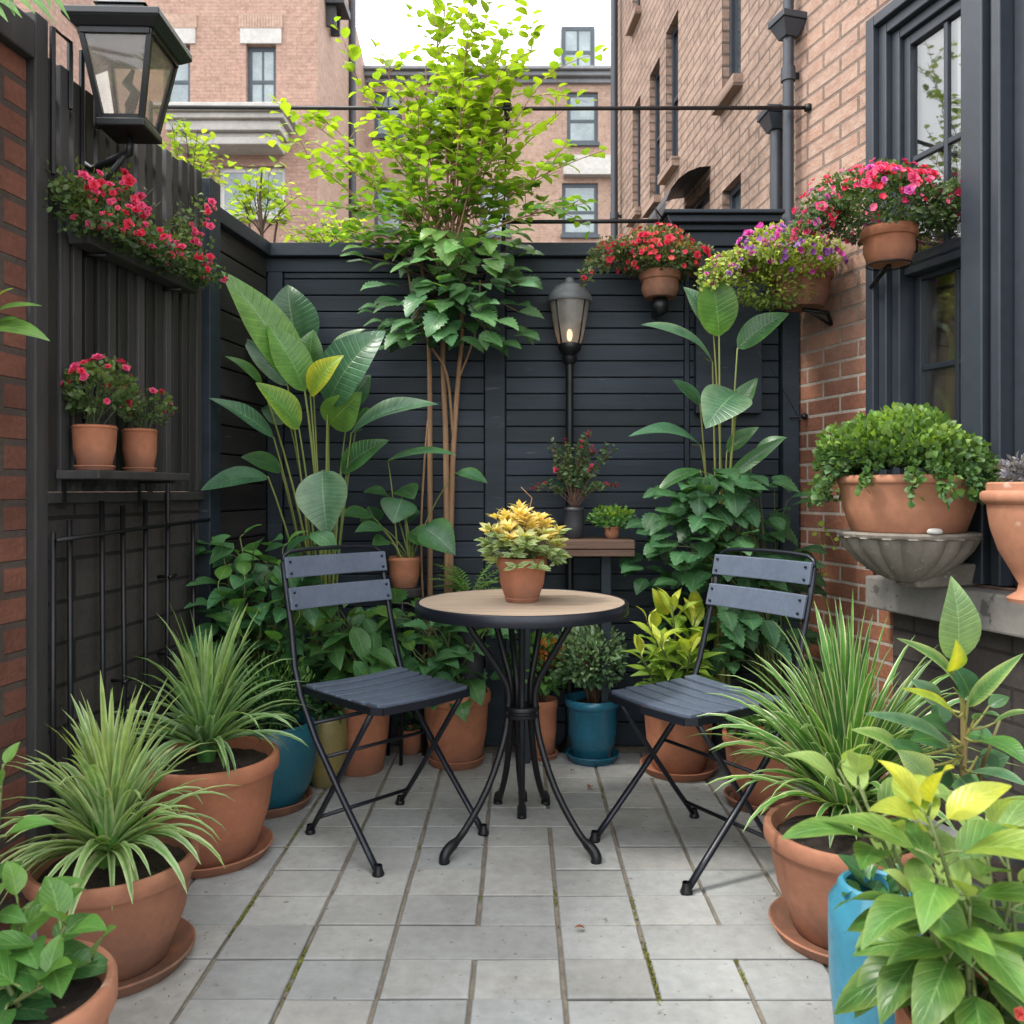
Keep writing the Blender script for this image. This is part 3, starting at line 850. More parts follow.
house = thing('brick_townhouse', 'red and pinkish brick house with slate blue sash window and stone sill', 'house', RP(2.6, 0, 0))
OPW = (1.25, 3.249, .785, 2.80)
mb = MB(MR); wall_panel(mb, .3, 3.6 * UR, 0, 7.6, [OPW], .22, 1)
mb.build('brick_wall', M_['red_brick'], house)
far_ops = [(4.25, 4.535, 3.15, 4.5), (4.25, 4.53, 1.85, 2.67), (4.74, 5.22, 2.1, 2.82), (5.37, 5.66, 3.18, 4.12), (5.82, 6.10, 3.1, 4.05), (6.38, 6.64, 3.2, 4.05), (5.37, 5.66, 1.6, 2.55), (5.6, 5.9, 4.75, 5.6), (6.38, 6.64, 4.7, 5.5)]
far_ops = [(a * UF, b * UF, c, d) for a, b, c, d in far_ops]
mb = MB(MF); wall_panel(mb, 3.6 * UF, 7.44 * UF, 0, 7.6, far_ops, .1, 1)
mb.box(7.44 * UF - .3, 7.44 * UF, -3, -.001, 0, 7.6)
mb.build('brick_wall', M_['tan_brick'], house)
for i, op in enumerate(far_ops):
    window(house, MF, 1, op, .09, .035, 'window_paint', 'dark_pane', rails=(.5,), sill=(.05, .06, .03), sillm='tan_brick')
# awning over the small arched window
mb = MB(MF); a, b = 4.72 * UF, 5.24 * UF
for k in range(6):
    a0, a1 = k / 6 * PI / 2, (k + 1) / 6 * PI / 2
    q = lambda an: (.26 * math.sin(an), 2.62 + .26 * math.cos(an))
    (y0, z0), (y1, z1) = q(a0), q(a1)
    mb.quad((a, y0, z0), (b, y0, z0), (b, y1, z1), (a, y1, z1))
mb.build('awning', M_['dark_pot'], house)
# slate sash window: outer casing, jambs, sashes, mullion pilaster
mb = MB(MR)
def cas(u0, u1, y0, y1, w0, w1): mb.solid(u0, u1, y0, y1, w0, w1)
cas(3.205, 3.247, -.03, .035, .79, 2.797); cas(3.165, 3.204, -.06, .012, .79, 2.755); cas(3.125, 3.164, -.09, -.012, .79, 2.715)
cas(2.80, 3.124, -.115, -.03, 1.838, 1.878); cas(1.252, 2.60, -.115, -.03, 1.778, 1.818); cas(1.252, 3.204, -.03, .035, 2.756, 2.797); cas(1.252, 3.164, -.06, .012, 2.716, 2.755); cas(1.252, 3.124, -.09, -.012, 2.68, 2.715)
mb.build('window_casing', M_['window_paint'], house, bevel=.004)
mb = MB(MR)
cas(2.715, 2.80, -.12, .03, .79, 2.679); cas(2.69, 2.714, -.12, .0, .79, 2.679); cas(2.655, 2.689, -.12, .022, .79, 2.679); cas(2.60, 2.654, -.12, -.03, .79, 2.679); cas(2.575, 2.599, -.12, -.012, .79, 2.679)
mb.build('mullion', M_['window_paint'], house, bevel=.004)
def sash(u0, u1, w0, w1, y, mun, hor=()):
    global mb
    mb = MB(MR)
    st = .03
    cas(u0, u0 + st, y - .02, y + .02, w0, w1); cas(u1 - st, u1, y - .02, y + .02, w0, w1)
    cas(u0 + st, u1 - st, y - .02, y + .02, w0, w0 + .045); cas(u0 + st, u1 - st, y - .02, y + .02, w1 - .035, w1)
    um = lerp(u0, u1, mun); cas(um - .009, um + .009, y - .012, y + .012, w0 + .045, w1 - .035)
    for h in hor: cas(u0 + st, um - .0095, y - .012, y + .012, h - .01, h + .01); cas(um + .0095, u1 - st, y - .012, y + .012, h - .01, h + .01)
    f = mb.build('sash', M_['window_paint'], house, bevel=.003)
    mb = MB(MR); mb.box(u0 + .02, u1 - .02, y - .003, y + .003, w0 + .03, w1 - .02); mb.build('pane', M_['pane'], f)
sash(2.802, 3.123, 1.86, 2.678, -.05, .42, (2.24,)); sash(2.802, 3.123, .79, 1.855, -.095, .42, (1.51,))
sash(1.9, 2.573, 1.80, 2.678, -.05, .5, (2.24,)); sash(1.9, 2.573, .79, 1.795, -.095, .5, (1.4,))
mb = MB(MR); mb.box(1.4, 3.248, -.50, -.48, .7, 2.9); mb.build('interior', M_['interior'], house)
mb = MB(MR); mb.box(2.81, 3.115, -.112, -.104, .82, 1.82); mb.build('blind', M_['blind'], house)
# sill and plinth
mb = MB(MR); mb.solid(.9, 3.16, -.1, .105, .665, .778); mb.build('window_sill', M_['sill'], house, bevel=.008)
mb = MB(MR); mb.box(.5, 3.10, .002, .035, 0, .66); mb.build('plinth', M_['plinth'], house)

# drainpipes
def pipe(label, z, off, w0, w1, r, hop=None, M=MF, U=UF):
    t = thing('drainpipe', label, 'drainpipe', M @ V((z * U, off, w0)), 'drainpipes on the brick house')
    mb = MB(M); mb.tube([(z * U, off, w0), (z * U, off, w1)], r, 14); mb.build('pipe', M_['window_paint'], t, smooth=True, auto=40)
    w = w0 + .25
    k = 0
    while w < w1 and k < 6:
        mb = MB(M); mb.lathe([(r, -.03), (r + .007, -.028), (r + .007, .028), (r, .03)], 14, (z * U, off, w)); mb.build('collar', M_['window_paint'], t, smooth=True, auto=40)
        mb = MB(M); mb.solid(z * U - .006, z * U + .006, .001, off - r + .003, w - .012, w + .012); mb.build('bracket', M_['iron'], t)
        w += .62; k += 1
    if hop:
        mb = MB(M); a, b = r + .006, r + .032
        mb.prism((z * U - a, z * U + a, off - a, off + a), (z * U - b, z * U + b, off - b, off + b), hop - .09, hop - .03); mb.solid(z * U - b - .006, z * U + b + .006, off - b - .006, off + b + .006, hop - .029, hop)
        mb.build('hopper_head', M_['window_paint'], t, bevel=.003)
    return t
pipe('tall dark downpipe running up the brick past the square hopper', 3.575, .05, 1.95, 6.5, .023, hop=3.06, M=MR, U=UR)
pipe('short dark downpipe with flared head beside the taller pipe', 3.68, .05, 1.95, 2.70, .026, hop=2.72)
pipe('thin rusty downpipe at the far end of the brick house', 7.05, .06, 0, 6.5, .03)

# ================================================================== BUILDINGS BEHIND
MI = lambda x, y: Matrix.Translation((x, y, 0))
def XZ(px, py, Y): p = P(px, py, Y); return p.x, p.z
def oprect(x0, y0, x1, y1, Y):
    a = P(x0, y1, Y); b = P(x1, y0, Y); return (a.x, b.x, a.z, b.z)
# corner block on the left
Yl = 18
lb = thing('corner_building', 'tall pinkish brick building with stone bay cornice and lintels behind the yard', 'building', (-8, Yl, 0))
ops = [oprect(246, 44, 276, 108, Yl), oprect(163, 44, 190, 108, Yl), oprect(218, 166, 285, 215, Yl), oprect(104, -60, 139, 6, Yl)]
mb = MB(MI(0, Yl)); wall_panel(mb, -14, -4.28, 0, 14.4, ops, .2, -1); mb.build('brick_wall', M_['far_brick'], lb)
mb = MB(); mb.add([(-4.28, Yl, 0), (-4.28, 24.2, 0), (-4.28, 24.2, 12.6), (-4.28, Yl, 14.4)], [(0, 1, 2, 3)], [(0, 0), (6.2, 0), (6.2, 12.6), (0, 14.4)]); mb.build('side_wall', M_['far_brick2'], lb)
mb = MB(); mb.add([(-14, Yl, 14.4), (-4.28, Yl, 14.4), (-4.28, 24.2, 12.6), (-14, 24.2, 12.6)], [(0, 1, 2, 3)]); mb.build('roof', M_['slate_roof'], lb)
for i, op in enumerate(ops):
    white = i == 2
    window(lb, MI(0, Yl), -1, op, .18, .09, 'white_frame' if white else 'far_frame', 'far_pane', rails=() if white else (.45,), munt=(.55,) if white else ((.5,) if i == 0 else ()), sill=(.1, .12, .05), lintel=(.32, .12) if i < 2 else None)
for op in ops[:2]:   # soldier course above the lintel
    mb = MB(MI(0, Yl))
    for k in range(16):
        u = lerp(op[0] - .15, op[1] + .15, k / 16); mb.solid(u, u + .052, -.035, .05, op[3] + .325, op[3] + .62)
    mb.build('soldier_course', M_['far_brick2'], lb)
mb = MB()
a = P(178, 146, 17.5); b = P(291, 110, 17.5)
for k, (f0, f1, o) in enumerate(((0, .2, .10), (.205, .34, .05), (.345, .62, .18), (.625, .78, .28), (.785, 1, .38))):
    mb.solid(a.x - o, b.x + o - .36, 17.5 - o, Yl + .01, lerp(a.z, b.z, f0), lerp(a.z, b.z, f1))
mb.build('bay_cornice', M_['far_stone'], lb, bevel=.02)
mb = MB(); mb.tube([(-4.2, 21.3, 0), (-4.2, 21.3, 13.4)], .09, 10); mb.build('downpipe', M_['dark_pot'], lb, smooth=True)
mb = MB(); mb.solid(-4.26, -3.85, 18.6, 19.3, 11.75, 11.9); mb.solid(-4.26, -4.05, 18.7, 18.78, 11.3, 11.745); mb.solid(-4.26, -4.05, 19.1, 19.18, 11.3, 11.745); mb.build('bracket_hood', M_['dark_pot'], lb)
# middle block
Yc = 23.6
cb = thing('row_building', 'beige brick row building with flat grey cornice and roof dormer', 'building', (0, Yc, 0))
ops = [oprect(567, 92, 598, 143, Yc), oprect(374, 92, 402, 136, Yc), oprect(562, 183, 598, 235, Yc), oprect(424, 92, 452, 136, Yc), oprect(480, 183, 510, 235, Yc), oprect(374, 185, 402, 232, Yc)]
mb = MB(MI(0, Yc)); wall_panel(mb, -4.5, 6, 0, 12.6, ops, .2, -1); mb.build('brick_wall', M_['far_brick2'], cb)
for op in ops: window(cb, MI(0, Yc), -1, op, .12, .10, 'far_frame', 'far_pane', rails=(.45,), munt=(.5,) if op is ops[1] else (), sill=(.1, .1, .04), sillm='far_frame')
mb = MB(); mb.solid(-4.4, 6, Yc - .12, Yc, 12.34, 12.46); mb.solid(-4.4, 6, Yc - .28, Yc, 12.465, 12.58); mb.solid(-4.4, 6, Yc - .4, Yc + .2, 12.585, 12.68); mb.build('cornice', M_['slate_roof'], cb, bevel=.02)
a = P(563, 178, Yc); b = P(615, 160, Yc)
mb = MB(); mb.solid(a.x, b.x + 3, Yc - .3, Yc - .002, a.z, lerp(a.z, b.z, .35)); mb.solid(a.x, b.x + 3, Yc - .12, Yc - .002, lerp(a.z, b.z, .36), b.z + .1); mb.build('stone_band', M_['far_stone'], cb)
mb = MB(); mb.quad((-4.4, Yc + .2, 12.6), (6, Yc + .2, 12.6), (6, Yc + 8, 12.7), (-4.4, Yc + 8, 12.7)); mb.build('roof', M_['slate_roof'], cb)
d0 = oprect(561, 30, 594, 71, 24.6)
mb = MB(); mb.box(d0[0] - .05, d0[1] + .05, 24.66, 26.5, 12.5, d0[3] + .08); mb.build('dormer', M_['white_frame'], cb)
window(cb, MI(0, 24.5), -1, (d0[0], d0[1], 12.9, d0[3]), -.04, .12, 'far_frame', 'far_pane', rails=(.5,), munt=(.5,))
# side wall of the next house on the left
nb = thing('neighbour_house', 'plain reddish brick side wall of a near house seen above the fence and lantern', 'house', (-5, 9, 0))
Mn = Matrix.Translation((-4.75, 0, 0)) @ Matrix.Rotation(math.atan2(1, .02), 4, 'Z')
mb = MB(Mn); wall_panel(mb, 8.1, 10.2, 0, 9.5, [], .1, -1); mb.box(10.0, 10.2, .001, 4, 0, 9.5); mb.build('brick_wall', M_['far_brick'], nb)
mb = MB(Mn); mb.solid(8.0, 10.25, -.12, .1, 9.4, 9.6); mb.build('gutter', M_['dark_pot'], nb)

# ================================================================== HANGING RAILS
t = thing('clothes_rail', 'long thin iron rail above the fence with short lower rail and post', 'rail', (0, 3.5, 2.1))
Mb = M_['rail_iron']
A = P(150, 107, 3.46); B = RP(3.5, .01, 0); B.z = P(808, 108, 3.5).z
mb = MB(); mb.tube([A, (A + B) / 2 - V((0, 0, .006)), B], .0085, 8); mb.build('rod', Mb, t, smooth=True)
mb = MB(); mb.tube([P(150, 107, 3.46) + V((0, 0, .02)), V((A.x, A.y, 0))], .012, 8); mb.build('post', Mb, t, smooth=True)
mb = MB(); mb.tube([P(504, 222, 3.56), P(664, 221, 3.52)], .009, 8); mb.build('rod', Mb, t, smooth=True)
mb = MB(); mb.tube([V((X(503, 3.56), 3.56, 2.08)), P(504, 218, 3.56)], .009, 8); mb.tube([P(504, 218, 3.56), P(507, 108, 3.5)], .004, 6); mb.build('post', Mb, t, smooth=True)
mb = MB(); c = P(507, 108, 3.49); mb.lathe([(.004, -.055), (.013, -.045), (.012, 0), (.018, .012), (.014, .035), (.004, .045)], 10, c); mb.build('clamp', M_['iron'], t, smooth=True)
mb = MB(MR); mb.lathe([(.001, -.014), (.015, -.012), (.016, 0), (.015, .012), (.001, .014)], 12, (3.5 * UR, .008, B.z)); mb.build('wall_plate', M_['iron'], t, smooth=True)
mb = MB(); c = P(664, 221, 3.5); mb.tube([c, P(655, 208, 3.48), P(660, 225, 3.46), P(676, 232, 3.44), P(668, 216, 3.45), c], .0035, 6); mb.build('wire_tie', M_['iron'], t, smooth=True)
t = thing('wall_hook', 'small dark iron hook and thin wire fixed to the lower brick', 'hook', RP(3.52, 0, 1.38))
mb = MB(); h = RP(3.52, .02, 1.385); mb.tube([RP(3.52, .0, 1.385), h, h + V((-.05, 0, -.006))], .005, 6); mb.lathe([(.002, -.014), (.014, -.008), (.014, .008), (.002, .014)], 10, RP(3.52, .012, 1.385)); mb.build('hook', M_['iron'], t, smooth=True)
mb = MB(); mb.tube([h + V((-.02, 0, .0)), P(775, 375, 3.4), P(757, 350, 3.4)], .0015, 4); mb.build('wire', M_['iron'], t, smooth=True)

# ================================================================== LANTERNS
def big_lantern():
    c = P(130, 130, 2.3)
    t = thing('wall_lantern', 'big black coach lantern with dusty glass panes above the slatted fence', 'lantern', c, rz=math.radians(2))
    k = 2.3 / F
    hb, ht, hr = 19 * k, 33 * k, 46 * k   # half widths: base, top of glass, roof
    z0, z1, z2 = .008, 84 * k, 105 * k
    mb = MB(); mb.solid(-hb - .012, hb + .012, -hb - .012, hb + .012, -.014, z0); mb.build('base', M_['iron'], t, local=True, bevel=.004)
    mb = MB()
    for sx in (-1, 1):
        for sy in (-1, 1):
            mb.tube([(sx * hb, sy * hb, z0), (sx * ht, sy * ht, z1)], .0095, 4)
    for i in range(4):
        cs = [(-1, -1), (1, -1), (1, 1), (-1, 1)]; a, b = cs[i], cs[(i + 1) % 4]
        mb.tube([(a[0] * hb, a[1] * hb, z0 + .006), (b[0] * hb, b[1] * hb, z0 + .006)], .008, 4); mb.tube([(a[0] * ht, a[1] * ht, z1 - .006), (b[0] * ht, b[1] * ht, z1 - .006)], .012, 4)
    mb.build('cage', M_['iron'], t, local=True)
    for i in range(4):
        cs = [(-1, -1), (1, -1), (1, 1), (-1, 1)]; a, b = cs[i], cs[(i + 1) % 4]; e = .93
        mb = MB(); n = V((a[0] + b[0], a[1] + b[1], 0)) * -.0005
        q = [V((a[0] * hb, a[1] * hb, z0 + .01)), V((b[0] * hb, b[1] * hb, z0 + .01)), V((b[0] * ht, b[1] * ht, z1 - .01)), V((a[0] * ht, a[1] * ht, z1 - .01))]
        mb.quad(*q); mb.build('pane', M_['lantern_glass'], t, local=True)
    mb = MB()
    mb.prism((-ht - .012, ht + .012, -ht - .012, ht + .012), (-hr, hr, -hr, hr), z1, z1 + .02); mb.solid(-hr, hr, -hr, hr, z1 + .0205, z1 + .04)
    mb.prism((-hr + .004, hr - .004, -hr + .004, hr - .004), (-.068, .068, -.068, .068), z1 + .0405, z1 + .065)
    mb.solid(-.062, .062, -.062, .062, z1 + .0655, z1 + .08); mb.prism((-.07, .07, -.07, .07), (-.045, .045, -.045, .045), z1 + .0805, z1 + .10)
    mb.lathe([(.02, .10), (.024, .11), (.012, .125), (.001, .13)], 10, (0, 0, z1)); mb.build('roof', M_['lantern_roof'], t, local=True, bevel=.003)
    mb = MB(); mb.tube([(0, 0, z0), (0, 0, .06)], .012, 10); mb.tube([(0, 0, .06), (.015, 0, .1), (-.012, .01, .13), (.01, 0, .165)], [.016, .012, .014, .004], 8); mb.build('burner', M_['dark_pot'], t, local=True, smooth=True)
    inv = Matrix.Rotation(math.radians(-2), 4, 'Z')
    mb = MB(); w = inv @ (LP(2.36, .012, 1.99) - c)
    mb.tube([(0, 0, -.02), (0, 0, -.06), w + V((.03, 0, -.02)), w], .011, 8); mb.tube([(0, 0, -.05), w + V((0, 0, -.14))], .008, 8); mb.build('bracket', M_['iron'], t, local=True, smooth=True)
    for zz in (2.21, 2.33):
        mb = MB(); mb.tube([inv @ (LP(zz, .03, 1.9) - c), inv @ (LP(zz, .03, 2.28) - c), inv @ (LP(zz + .07, .03, 2.28) - c), inv @ (LP(zz + .07, .03, 2.1) - c)], .008, 6); mb.build('hoop', M_['iron'], t, local=True)
M_['lamp_cap'] = surf('grey_lamp_cap', (.17, .18, .19), (.12, .128, .138), rough=.42, scale=8, bump=.05)
M_['lantern_roof'] = surf('lantern_roof_paint', (.025, .027, .03), (.018, .02, .022), rough=.3, scale=9, bump=.05)
big_lantern()

c = V((.206, 3.53, 0))
t = thing('lamp_post', 'lit black garden lamp with tapered smoky glass on a slim pole by the fence', 'lamp', c)
mb = MB(); mb.tube([c, c + V((0, 0, 1.62))], .0165, 14); mb.lathe([(.05, 0), (.05, .015), (.03, .03), (.018, .06)], 20, c); mb.build('pole', M_['iron'], t, smooth=True, auto=40)
mb = MB(); mb.lathe([(.017, 1.60), (.03, 1.615), (.032, 1.63), (.024, 1.64), (.045, 1.66), (.05, 1.675), (.048, 1.685), (.01, 1.686)], 28, c); mb.build('holder', M_['iron'], t, smooth=True, auto=40)
mb = MB(); mb.lathe([(.047, 1.687), (.057, 1.72), (.073, 1.80), (.081, 1.858)], 32, c); mb.build('glass', M_['lamp_glass'], t, smooth=True)
mb = MB(); mb.lathe([(.001, 1.858), (.091, 1.858), (.095, 1.866), (.093, 1.878), (.081, 1.898), (.06, 1.922), (.038, 1.934), (.022, 1.938), (.02, 1.95), (.013, 1.96), (.001, 1.963)], 32, c); mb.build('cap', M_['lamp_cap'], t, smooth=True, auto=50)
for k in range(4):
    mb = MB(); a = PI / 4 + k * PI / 2; mb.tube([c + V((math.cos(a) * .051, math.sin(a) * .051, 1.685)), c + V((math.cos(a) * .084, math.sin(a) * .084, 1.86))], .0035, 6); mb.build('rib', M_['iron'], t, smooth=True)
mb = MB(); mb.lathe([(.006, 1.70), (.008, 1.705), (.012, 1.72), (.011, 1.735), (.006, 1.746), (.001, 1.748)], 16, c); mb.build('bulb', M_['bulb'], t, smooth=True)

# ================================================================== TABLE AND CHAIRS
TX, TY, TZ = .006, 2.70, .728
t = thing('bistro_table', 'round bistro table with pale tan top on curved black iron legs', 'table', (TX, TY, 0))
mb = MB(); mb.lathe([(.001, -.020), (.325, -.020), (.325, -.004), (.324, 0), (.001, .0005)], 72, (TX, TY, TZ)); mb.build('tabletop', M_['table_wood'], t, smooth=True, auto=40)
mb = MB(); mb.lathe([(.326, -.034), (.336, -.034), (.3375, -.03), (.3375, -.004), (.335, .0), (.328, .001), (.3262, -.001), (.3262, -.034)], 72, (TX, TY, TZ)); mb.build('rim', M_['chair_iron'], t, smooth=True, auto=40)
legs = [((-.185, -.06), (-.225, -.235)), ((.165, -.06), (.215, -.235)), ((-.10, .09), (-.082, .225)), ((.075, .10), (.082, .225)), ((-.0, -.10), (0, .10)), ((-.045, .14), (.004, .25))]
for (tp, ft) in legs:
    ang = math.atan2(ft[1], ft[0]); wx, wy = .046 * math.cos(math.atan2(tp[1], tp[0])), .046 * math.sin(math.atan2(tp[1], tp[0]))
    if abs(ft[0]) < .03: wx, wy = tp[0] * .35, (-.03 if tp[1] < 0 else .04)
    pts = [V((tp[0], tp[1], TZ - .036)), V((tp[0] * .80, tp[1] * .85, TZ - .10)), V((lerp(wx, tp[0], .32), lerp(wy, tp[1], .32), TZ - .19)), V((wx * 1.05, wy * 1.05, .46)), V((wx, wy, .385)), V((lerp(wx, ft[0], .08), lerp(wy, ft[1], .08), .29)),
           V((lerp(wx, ft[0], .35), lerp(wy, ft[1], .35), .16)), V((lerp(wx, ft[0], .72), lerp(wy, ft[1], .72), .062)), V((lerp(wx, ft[0], .93), lerp(wy, ft[1], .93), .034)), V((ft[0], ft[1], .018)), V((ft[0], ft[1], 0))]
    fine = []
    for i in range(len(pts) - 1):   # Catmull-Rom
        p0, p1, p2, p3 = pts[max(i - 1, 0)], pts[i], pts[i + 1], pts[min(i + 2, len(pts) - 1)]
        for q in (0, .34, .67):
            fine.append(.5 * ((2 * p1) + (p2 - p0) * q + (2 * p0 - 5 * p1 + 4 * p2 - p3) * q * q + (3 * p1 - p0 - 3 * p2 + p3) * q ** 3))
    fine.append(pts[-1])
    rr = [.0105] * len(fine)
    for i in range(len(fine)):
        if fine[i].z < .045: rr[i] = .0155
    rr[-1] = .017
    mb = MB(); mb.tube([p + V((TX, TY, 0)) for p in fine], rr, 10); mb.build('leg', M_['iron'], t, smooth=True)
mb = MB(); mb.lathe([(.036, .362), (.054, .362), (.056, .366), (.056, .373), (.052, .376), (.052, .382), (.056, .385), (.056, .393), (.054, .397), (.036, .397), (.036, .362)], 32, (TX, TY, 0)); mb.build('ring', M_['iron'], t, smooth=True, auto=40)
mb = MB(); mb.lathe([(.12, TZ - .045), (.128, TZ - .045), (.128, TZ - .0365), (.12, TZ - .0365), (.12, TZ - .045)], 32, (TX, TY, 0)); mb.build('ring', M_['iron'], t, smooth=True, auto=40)

def chair(label, x, y, ang, wb=.195, first=None):
    t = thing('folding_chair', label, 'chair', (x, y, 0), 'folding bistro chairs at the round table', rz=ang)
    if first:
        for ch in list(first.children):
            o = ch.copy(); COL.objects.link(o); o.parent = t
            for g in ch.children:
                o2 = g.copy(); COL.objects.link(o2); o2.parent = o
        return t
    IR = M_['chair_iron']
    W = .19
    # slatted seat with a dished, rounded front
    mb = MB()
    n = 6
    for i in range(n):
        y0 = -.185 + i * .0635; y1 = y0 + .048
        yc = (y0 + y1) / 2
        dz = .010 * ((yc / .19) ** 2) - (.012 if i == n - 1 else 0) * .3
        hw = W - .004 - (.014 if i == n - 1 else (.004 if i == n - 2 else 0))
        seg = 6
        vs, fs = [], []
        for k in range(seg + 1):
            xx = lerp(-hw, hw, k / seg); sag = -.006 * (1 - (xx / hw) ** 2)
            z = .462 + dz + sag
            vs += [(xx, y0, z - .013), (xx, y1, z - .013), (xx, y1, z), (xx, y0, z)]
        for k in range(seg):
            a, b = k * 4, k * 4 + 4
            fs += [(a, b, b + 1, a + 1), (a + 1, b + 1, b + 2, a + 2), (a + 2, b + 2, b + 3, a + 3), (a + 3, b + 3, b, a)]
        fs += [(0, 1, 2, 3), (seg * 4 + 3, seg * 4 + 2, seg * 4 + 1, seg * 4)]
        mb.add(vs, fs)
    mb.build('seat', M_['chair_paint'], t, local=True, bevel=.003)
    # band under the slats
    fr = MB()
    path = [(-W, -.19, .452)]
    path += [(-W, y_, .450) for y_ in (-.1, 0, .1)] + [(-W + .004, .165, .448), (-W + .025, .195, .447), (0, .205, .446), (W - .025, .195, .447), (W - .004, .165, .448)] + [(W, y_, .450) for y_ in (.1, 0, -.1)] + [(W, -.19, .452)]
    for i in range(len(path) - 1):
        a, b = V(path[i]), V(path[i + 1]); d = (b - a).normalized(); nn = V((-d.y, d.x, 0)) * .003
        fr.add([a - nn - V((0, 0, .012)), b - nn - V((0, 0, .012)), b + nn - V((0, 0, .012)), a + nn - V((0, 0, .012)), a - nn + V((0, 0, .009)), b - nn + V((0, 0, .009)), b + nn + V((0, 0, .009)), a + nn + V((0, 0, .009))],
               [(0, 3, 2, 1), (4, 5, 6, 7), (0, 1, 5, 4), (2, 3, 7, 6), (1, 2, 6, 5), (3, 0, 4, 7)])
    fr.build('seat_frame', IR, t, local=True)
    # bent back frame: two uprights that run through to the front feet, joined by an arched top
    lx = W + .011
    for s in (-1, 1):
        mb = MB()
        pts = [(s * (wb), -.305, .845), (s * wb, -.285, .76), (s * wb, -.255, .65), (s * (lx), -.222, .52), (s * lx, -.185, .43), (s * lx, -.10, .315), (s * lx, .03, .185), (s * lx, .14, .082), (s * lx, .222, .006)]
        mb.tube(pts, .0108, 8, flat=.8); o = mb.build('leg', IR, t, local=True, smooth=True)
        ft = MB(); ft.lathe([(.001, 0), (.017, 0), (.0175, .006), (.013, .016), (.011, .03)], 12, (s * lx, .222, 0)); ft.build('foot_cap', M_['iron'], o, smooth=True, local=True)
        mb = MB(); ix = W - .014
        pts = [(s * ix, .155, .436), (s * ix, .09, .35), (s * ix, .0, .228), (s * ix, -.09, .11), (s * ix, -.172, .006)]
        mb.tube(pts, .0098, 8, flat=.8); o = mb.build('leg', IR, t, local=True, smooth=True)
        ft = MB(); ft.lathe([(.001, 0), (.016, 0), (.0165, .006), (.012, .016), (.010, .028)], 12, (s * ix, -.172, 0)); ft.build('foot_cap', M_['iron'], o, smooth=True, local=True)
    mb = MB()
    arc = [(-wb, -.305, .845), (-wb + .006, -.312, .866), (-wb + .03, -.316, .878), (-wb * .5, -.317, .883), (0, -.317, .885), (wb * .5, -.317, .883), (wb - .03, -.316, .878), (wb - .006, -.312, .866), (wb, -.305, .845)]
    mb.tube(arc, .007, 8); mb.build('back_frame', IR, t, local=True, smooth=True)
    for (z0, z1, y0, y1) in ((.795, .862, -.286, -.300), (.695, .765, -.256, -.275)):
        mb = MB(); seg = 6; vs, fs = [], []
        for k in range(seg + 1):
            xx = lerp(-wb - .004, wb + .004, k / seg); cv = -.012 * (1 - (xx / wb) ** 2)
            vs += [(xx, y0 + cv, z0), (xx, y0 + cv + .012, z0), (xx, y1 + cv + .012, z1), (xx, y1 + cv, z1)]
        for k in range(seg):
            a, b = k * 4, k * 4 + 4
            fs += [(a, a + 1, b + 1, b), (a + 1, a + 2, b + 2, b + 1), (a + 2, a + 3, b + 3, b + 2), (a + 3, a, b, b + 3)]
        fs += [(3, 2, 1, 0), (seg * 4, seg * 4 + 1, seg * 4 + 2, seg * 4 + 3)]
        mb.add(vs, fs); o = mb.build('back_slat', M_['chair_paint'], t, local=True, bevel=.003)
        sc = MB()
        for s in (-1, 1):
            for dz in (.22, .78):
                p = V((s * (wb - .014), lerp(y0, y1, dz) + .0115, lerp(z0, z1, dz))); sc.tube([p, p + V((0, .004, .0005))], .0042, 8)
        sc.build('bolt', M_['iron'], o, local=True, smooth=True)
    mb = MB(); mb.tube([(-lx, -.135, .355), (lx, -.135, .355)], .007, 8); mb.build('crossbar', IR, t, local=True, smooth=True)
    mb = MB(); mb.tube([(-lx, -.06, .268), (lx, -.06, .268)], .006, 8); mb.build('crossbar', IR, t, local=True, smooth=True)
    mb = MB(); mb.tube([(-W + .014, -.13, .06), (W - .014, -.13, .06)], .0065, 8); mb.build('crossbar', IR, t, local=True, smooth=True)
    return t
ch1 = chair('slate blue folding chair with slatted seat, in front of the big paddle leaved plant', -.414, 2.68, math.radians(-134.6))
ch2 = chair('slate blue folding chair beside the striped grass, its back to the brick house', .525, 2.565, math.radians(122.5), first=ch1)

# bench with pots
t = thing('wooden_bench', 'narrow weathered brown wooden shelf bench behind the round table', 'bench', (.2, 3.36, 0))
mb = MB(); mb.solid(-.02, .44, 3.25, 3.50, .825, .852); mb.solid(-.02, .44, 3.245, 3.505, .8535, .888); mb.build('top', M_['bench_wood'], t, bevel=.004)
for x in (.02, .34):
    mb = MB(); mb.solid(x - .02, x + .02, 3.35, 3.40, 0, .824); mb.build('leg', M_['navy'], t, bevel=.003)

t = thing('plant_stand', 'small black round plant stand under the broad leaved pot', 'plant stand', (-.465, 3.42, 0))
mb = MB(); mb.lathe([(.001, .655), (.068, .655), (.07, .66), (.07, .683), (.066, .687), (.001, .687)], 28, (-.465, 3.42, 0)); mb.build('top', M_['black_wood'], t, smooth=True, auto=40)
for k in range(3):
    a = k * 2 * PI / 3 + .5; mb = MB(); mb.tube([(-.465 + .05 * math.cos(a), 3.42 + .05 * math.sin(a), .656), (-.465 + .085 * math.cos(a), 3.42 + .085 * math.sin(a), 0)], .008, 7); mb.build('leg', M_['iron'], t, smooth=True)

